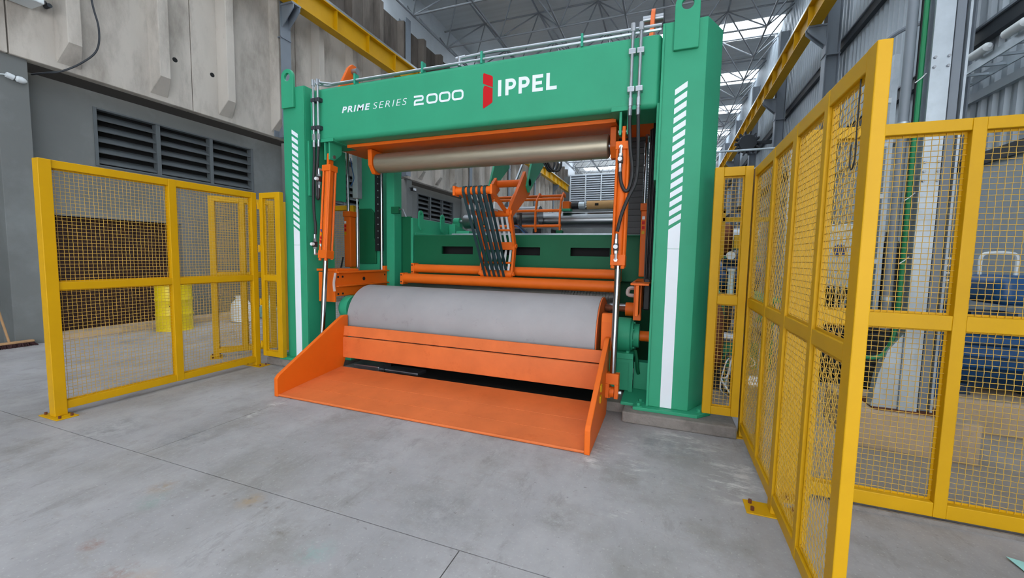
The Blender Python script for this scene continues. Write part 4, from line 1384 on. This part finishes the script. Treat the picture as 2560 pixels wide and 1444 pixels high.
gh = thing('green_hose', 'green cable running down the galvanized column and looping at its foot', 'hose', (1.75, 4.2, .6))
MB().tube([(1.768, 4.18, 7.), (1.768, 4.18, 4.), (1.768, 4.18, 2.0), (1.768, 4.18, 1.3), (1.75, 4.17, .95), (1.7, 4.16, .78), (1.62, 4.16, .73), (1.5, 4.2, .74), (1.38, 4.25, .8)], .017, 10, 8).build('cable', 'cable_green', gh)
MB().tube([(1.768, 4.23, 7.), (1.768, 4.23, 4.), (1.768, 4.23, 1.2), (1.74, 4.23, .9)], .012, 8, 6).build('cable', 'black_hose', gh)
for z in (1.5, 2.0, 2.9):
    MB().tube([(1.73, 4.16, z), (1.765, 4.155, z + .03), (1.79, 4.15, z + .06)], .004, 6).build('cable_tie', 'off_white', gh)

# conduit rack left of the pipe
rk = thing('conduit_rack', 'grey conduit posts with clips left of the round pipe', 'rack', (2.0, 5.6, 0))
for x in (1.98, 2.14):
    MB().box(x, x + .05, 5.6, 5.65, 0, 3.7).build('upright', 'galvanized', rk)
MB().tube([(1.98, 5.62, 3.7), (2.06, 5.62, 3.85), (2.2, 5.62, 3.95), (2.4, 5.62, 4.0)], .025, 8, 3).build('bent_conduit', 'steel_grey_paint', rk)
for z in (1.5, 2.2, 2.75, 3.2):
    MB().box(2.03, 2.14, 5.58, 5.6, z, z + .05).build('clip', 'off_white', rk)


def motor(x, y, z, label, mbody='blue', mdark='blue_dark', L=.9, r=.28):
    t = thing('electric_motor', label, 'motor', (x, y, z), group='blue motors')
    b = MB().lathe((x, y, z + r + .06), (1, 0, 0), [(0, .1), (0, r * .8), (.04, r * .95), (L * .8, r * .95), (L * .82, r), (L, r), (L + .03, r * .5)], 32).build('body', mbody, t)
    for k in range(16):
        a = 2 * PI * k / 16
        p0 = Vector((x + .06, y + r * .95 * math.cos(a), z + r + .06 + r * .95 * math.sin(a)))
        o = Vector((0, math.cos(a), math.sin(a))) * .025
        MB().bar(p0 + o, p0 + o + Vector((L * .72, 0, 0)), .012, .06, (0, math.cos(a), math.sin(a))).build('fin', mdark, t)
    MB().box(x + L * .25, x + L * .6, y - .12, y + .12, z + 2 * r + .05, z + 2 * r + .17).build('terminal_box', mdark, t, .01)
    for q in (.1, L * .7):
        MB().box(x + q, x + q + .1, y - r, y + r, z, z + .1).build('foot', mdark, t, .005)
    return t


motor(2.5, 5.3, .3, 'blue finned motor on the concrete ledge nearest the wide guard', L=.95, r=.3)
motor(2.6, 6.3, .3, 'blue finned motor on the concrete ledge, farther back', L=.95, r=.3)
bt = thing('blue_tank', 'rounded blue tank with a white rail above the ledge', 'tank', (3.2, 5.3, .95))
MB().box(2.85, 3.6, 5.05, 5.6, 1.14, 1.42).build('tank_body', 'blue', bt, .09, 5)
MB().tube([(2.75, 5.15, 1.42), (2.75, 5.15, 1.58), (2.8, 5.15, 1.62), (2.95, 5.15, 1.62), (3.0, 5.15, 1.58), (3.0, 5.15, 1.42)], .015, 8, 3).build('hand_rail', 'off_white', bt)
lad = thing('white_grille', 'short white bar grille between the galvanized column and the blue tank', 'grille', (2.55, 5.1, .9))
for i in range(5):
    MB().box(2.38, 2.62, 5.1, 5.12, 1.28 + i * .07, 1.295 + i * .07).build('bar', 'off_white', lad)
MB().box(2.62, 2.64, 5.1, 5.12, .9, 1.58).build('upright', 'off_white', lad)
bp = thing('blue_pipe', 'vertical blue pipe behind the galvanized column foot', 'pipe', (2.4, 5.0, 0))
MB().cyl((2.35, 4.9, .0), (2.35, 4.9, 1.1), .06, 18).build('pipe', 'blue', bp)
MB().cyl((2.35, 4.9, .62), (2.35, 4.9, .66), .09, 18).build('flange', 'blue_dark', bp)

# a machine bed with radiator-like finned motors beyond the edge-on guard
mb_ = thing('machine_base', 'green machine bed beyond the narrow mesh panel', 'machine', (.95, 7.2, 0))
MB().box(.55, 1.4, 6.4, 8.6, 0, .95).build('bed', 'motor_green', mb_, .02)
MB().box(.5, 1.45, 6.35, 8.65, .95, 1.0).build('bed_top', 'green', mb_, .005)
bm2 = motor(.72, 7.0, 1.0, 'blue finned motor on the green machine bed seen through the narrow mesh panel', L=.55, r=.22)
MB().cyl((.88, 6.7, .6), (.88, 6.7, 1.35), .04, 12).cyl((.88, 6.7, 1.35), (.88, 6.7, 1.39), .055, 12).build('standpipe', 'off_white', mb_)
MB().lathe((.86, 6.68, 1.58), (0, 1, 0), [(0, .03), (0, .06), (.03, .06), (.03, .03)], 18).build('gauge', 'off_white', mb_)
fw_ = thing('rusty_flywheel', 'rusty brown flanged wheel low behind the narrow mesh panel', 'wheel', (.58, 5.2, .05))
MB().lathe((.48, 5.25, .62), (1, 0, 0), [(0, .08), (0, .36), (.04, .4), (.09, .4), (.13, .36), (.13, .08)], 36).build('rim', 'rust', fw_)
MB().cyl((.4, 5.25, .62), (.85, 5.25, .62), .06, 16).build('axle', 'steel', fw_)
MB().box(.44, .66, 5.12, 5.38, .0, .3).build('stand', 'steel_dark_paint', fw_, .01)
fd = thing('insulated_duct', 'silver foil wrapped duct beside the rusty wheel', 'duct', (.85, 5.5, .3))
MB().tube([(.68, 5.45, .75), (.8, 5.5, .72), (.95, 5.6, .66), (1.15, 5.75, .62)], .13, 14, 4).build('duct', 'foil', fd)
MB().tube([(.7, 5.4, .95), (.82, 5.45, .93), (.98, 5.5, .85)], .09, 12, 4).build('duct', 'foil', fd)
MB().box(.85, .9, 5.5, 5.55, 0, .6).build('leg', 'galvanized', fd)
MB().box(1.1, 1.15, 5.7, 5.75, 0, .55).build('leg', 'galvanized', fd)
oc = thing('red_ram', 'small orange red ram above the silver duct', 'ram', (.8, 5.6, 1.0))
MB().cyl((.55, 5.6, 1.06), (.85, 5.6, 1.06), .035, 14).build('barrel', 'orange', oc)
MB().box(.83, .95, 5.54, 5.66, 1.0, 1.12).build('end_block', 'orange', oc, .006)
MB().box(.7, .74, 5.58, 5.62, 0, 1.03).build('post', 'green', oc)
jb = thing('cable_heap', 'tangle of blue and black hoses near the floor behind the narrow mesh panel', 'hose', (.8, 5.0, 0))
for k in range(14):
    mn = ('blue', 'black_hose', 'off_white', 'black_hose', 'steel')[k % 5]
    rn = random.Random(k)
    x, y = .72 + rn.uniform(-.1, .2), 4.95 + rn.uniform(-.1, .15)
    MB().tube([(x, y, .02 + rn.uniform(0, .05)), (x + rn.uniform(-.12, .12), y + .05, .2 + rn.uniform(-.1, .1)), (x + rn.uniform(-.15, .15), y + .1, .32 + rn.uniform(-.1, .1)), (x + rn.uniform(-.1, .1), y + .15, .45)], .01, 6, 5).build('hose', mn, jb)
MB().cyl((.82, 4.92, .2), (.95, 4.92, .2), .09, 16).build('filter', 'zinc', jb)
yf = thing('yellow_gantry_guard', 'yellow guard frame with a gate box far behind the narrow mesh panel', 'frame', (1.0, 8.9, 0))
MB().box(.95, 1.02, 8.9, 8.97, 0, 2.5).build('upright', 'yellow', yf)
MB().box(.85, .9, 8.95, 9.0, 0, 2.4).build('upright', 'yellow', yf)
MB().box(.95, 1.9, 8.9, 8.97, 2.25, 2.33).build('rail', 'yellow', yf)
MB().box(.86, 1.02, 8.9, 8.97, 2.42, 2.5).build('head', 'yellow', yf)
MB().box(1.18, 1.5, 8.85, 8.9, 1.75, 2.0).build('gate_box', 'yellow', yf)
cw = thing('copper_reel', 'copper coloured reel with white windings behind the yellow guard frame', 'reel', (1.2, 9.6, 0))
MB().lathe((1.05, 9.6, 1.95), (1, 0, 0), [(0, .1), (0, .3), (.05, .33), (.12, .33), (.17, .28), (.17, .1)], 30).build('flange', 'rust', cw)
MB().cyl((1.22, 9.6, 1.95), (1.7, 9.6, 1.95), .22, 24).build('winding', 'galvanized', cw)
MB().box(1.1, 1.7, 9.4, 9.8, 0, 1.6).build('stand', 'motor_green', cw, .01)

# control cabinets and pale panels seen through the edge-on guard
cab = thing('control_cabinet', 'white control cabinet with a round blue mark seen through the edge-on guard', 'cabinet', (2.3, 7.2, .0))
MB().box(1.95, 2.75, 7.1, 7.5, 1.05, 2.05).build('body', 'off_white', cab, .01)
MB().box(2.0, 2.7, 7.09, 7.1, 1.1, 2.0).build('door', 'off_white', cab, .004)
MB().lathe((2.28, 7.085, 1.68), (0, 1, 0), [(0, .05), (0, .085), (.005, .085), (.005, .05)], 24).build('mark', 'blue_logo', cab)
MB().box(2.26, 2.33, 7.083, 7.089, 1.66, 1.7).build('mark', 'blue_logo', cab)
for x in (2.0, 2.62):
    MB().box(x, x + .08, 7.15, 7.45, 0, 1.05).build('leg', 'steel_dark_paint', cab)
dk = thing('hydraulic_unit', 'dark hydraulic power unit below the white control cabinet', 'machine', (2.2, 6.4, 0))
MB().box(1.75, 2.35, 6.1, 6.75, 0, .8).build('tank', 'blue_dark', dk, .01)
MB().cyl((1.95, 6.4, .8), (1.95, 6.4, 1.15), .09, 16).build('pump', 'black', dk)
MB().cyl((2.18, 6.3, .8), (2.18, 6.3, 1.2), .05, 14).build('filter', 'off_white', dk)
for k in range(6):
    MB().tube([(1.85 + .08 * k, 6.2, .82), (1.83 + .09 * k, 6.15, 1.05), (1.9 + .06 * k, 6.2, 1.2), (1.95 + .05 * k, 6.3, 1.02)], .014, 6, 5).build('hose', 'black_hose', dk)
for k in range(7):
    MB().box(1.72, 2.38, 6.085, 6.1, .1 + k * .1, .14 + k * .1).build('cooling_slat', 'black', dk)
bk = thing('black_rack', 'black equipment rack full of cables behind the round pipe', 'rack', (2.3, 5.8, 0))
MB().box(2.2, 2.4, 5.75, 5.85, 0, 1.72).build('panel', 'black', bk, .01)
for k in range(5):
    MB().tube([(2.24 + .03 * k, 5.74, 1.75 + .1 * (k % 2)), (2.2 + .05 * k, 5.7, 1.5), (2.26 + .02 * k, 5.7, 1.2), (2.22 + .03 * k, 5.72, .8)], .016, 6, 5).build('cable', 'black_hose', bk)
fc = thing('finned_cooler', 'black finned cooler left of the galvanized column foot', 'cooler', (1.97, 5.0, 0))
MB().box(1.75, 2.2, 4.9, 5.1, .1, 1.0).build('core', 'black', fc)
for k in range(14):
    MB().box(1.74, 2.21, 4.86, 4.9, .12 + k * .063, .145 + k * .063).build('fin', 'steel_dark_paint', fc)
MB().box(1.75, 2.2, 4.88, 5.12, .0, .1).build('base', 'blue', fc)

# pale wall partition and windows on the right wall side
pw = thing('partition_panel', 'plain light grey partition wall panel behind the blue tank', 'panel', (3.7, 6.2, 0))
MB().box(3.62, 3.7, 3.6, 7.6, .3, 2.75).build('sheet', 'cladding', pw)
MB().box(3.58, 3.72, 3.6, 7.6, 2.75, 2.9).build('cap', 'steel_dark_paint', pw)
ladt = thing('cable_ladder', 'galvanized cable ladder on the ribbed wall with white fittings', 'cable ladder', (3.7, 6.5, 3.75))
for x in (3.5, 3.78):
    MB().box(x, x + .02, 4.5, 8.4, 3.95, 4.05).build('side_rail', 'galvanized', ladt)
for k in range(13):
    MB().box(3.52, 3.78, 4.6 + k * .3, 4.63 + k * .3, 3.97, 4.0).build('rung', 'galvanized', ladt)
for k in range(4):
    MB().lathe((3.45, 5.6 + k * .55, 4.1), (0, 1, 0), [(0, .02), (.03, .05), (.3, .05), (.33, .02)], 12).build('fitting', 'off_white', ladt)
rf2 = thing('wall_fan', 'dark finned fan unit on the crane beam side above the narrow mesh panel', 'fan', (3.3, 18.6, 5.8))
MB().lathe((2.75, 18.6, 6.15), (0, 1, 0), [(0, .1), (0, .3), (.1, .34), (.4, .34), (.5, .2)], 20).build('housing', 'steel_dark_paint', rf2)
for k in range(14):
    a = 2 * PI * k / 14
    MB().bar((2.75 + .32 * math.cos(a), 18.8, 6.15 + .32 * math.sin(a)), (2.75 + .44 * math.cos(a), 18.8, 6.15 + .44 * math.sin(a)), .06, .3, (0, 1, 0)).build('fin', 'steel_dark_paint', rf2)
MB().box(2.7, 3.6, 18.7, 18.9, 6.1, 6.2).build('arm', 'steel_dark_paint', rf2)
hr = thing('pipe_rail', 'pair of thin horizontal pipes above the narrow mesh panel', 'pipe', (1.2, 8.2, 3.1))
for z in (3.1, 3.42):
    MB().cyl((.5, 8.2, z), (1.9, 8.2, z), .018, 10).build('pipe', 'galvanized', hr)
MB().box(1.85, 1.9, 8.18, 8.23, 0, 3.45).build('post', 'galvanized', hr)

# paper sheet lying near the camera on the right
pa = MB().add([(1.70, 2.77, .012), (1.77, 2.765, .004), (1.9, 2.72, .002), (1.86, 2.55, .002), (1.72, 2.62, .004), (1.70, 2.77, .0135), (1.77, 2.765, .0055), (1.9, 2.72, .0035), (1.86, 2.55, .0035), (1.72, 2.62, .0055)],
             [(0, 1, 2, 3, 4), (9, 8, 7, 6, 5), (0, 5, 6, 1), (1, 6, 7, 2), (2, 7, 8, 3), (3, 8, 9, 4), (4, 9, 5, 0)]).build('paper_sheet', 'paper', None)
tag(pa, 'pale turquoise sheet lying on the floor at the picture edge', 'sheet')

for o in list(bpy.data.objects):
    if '_loc' in o.keys():
        del o['_loc']
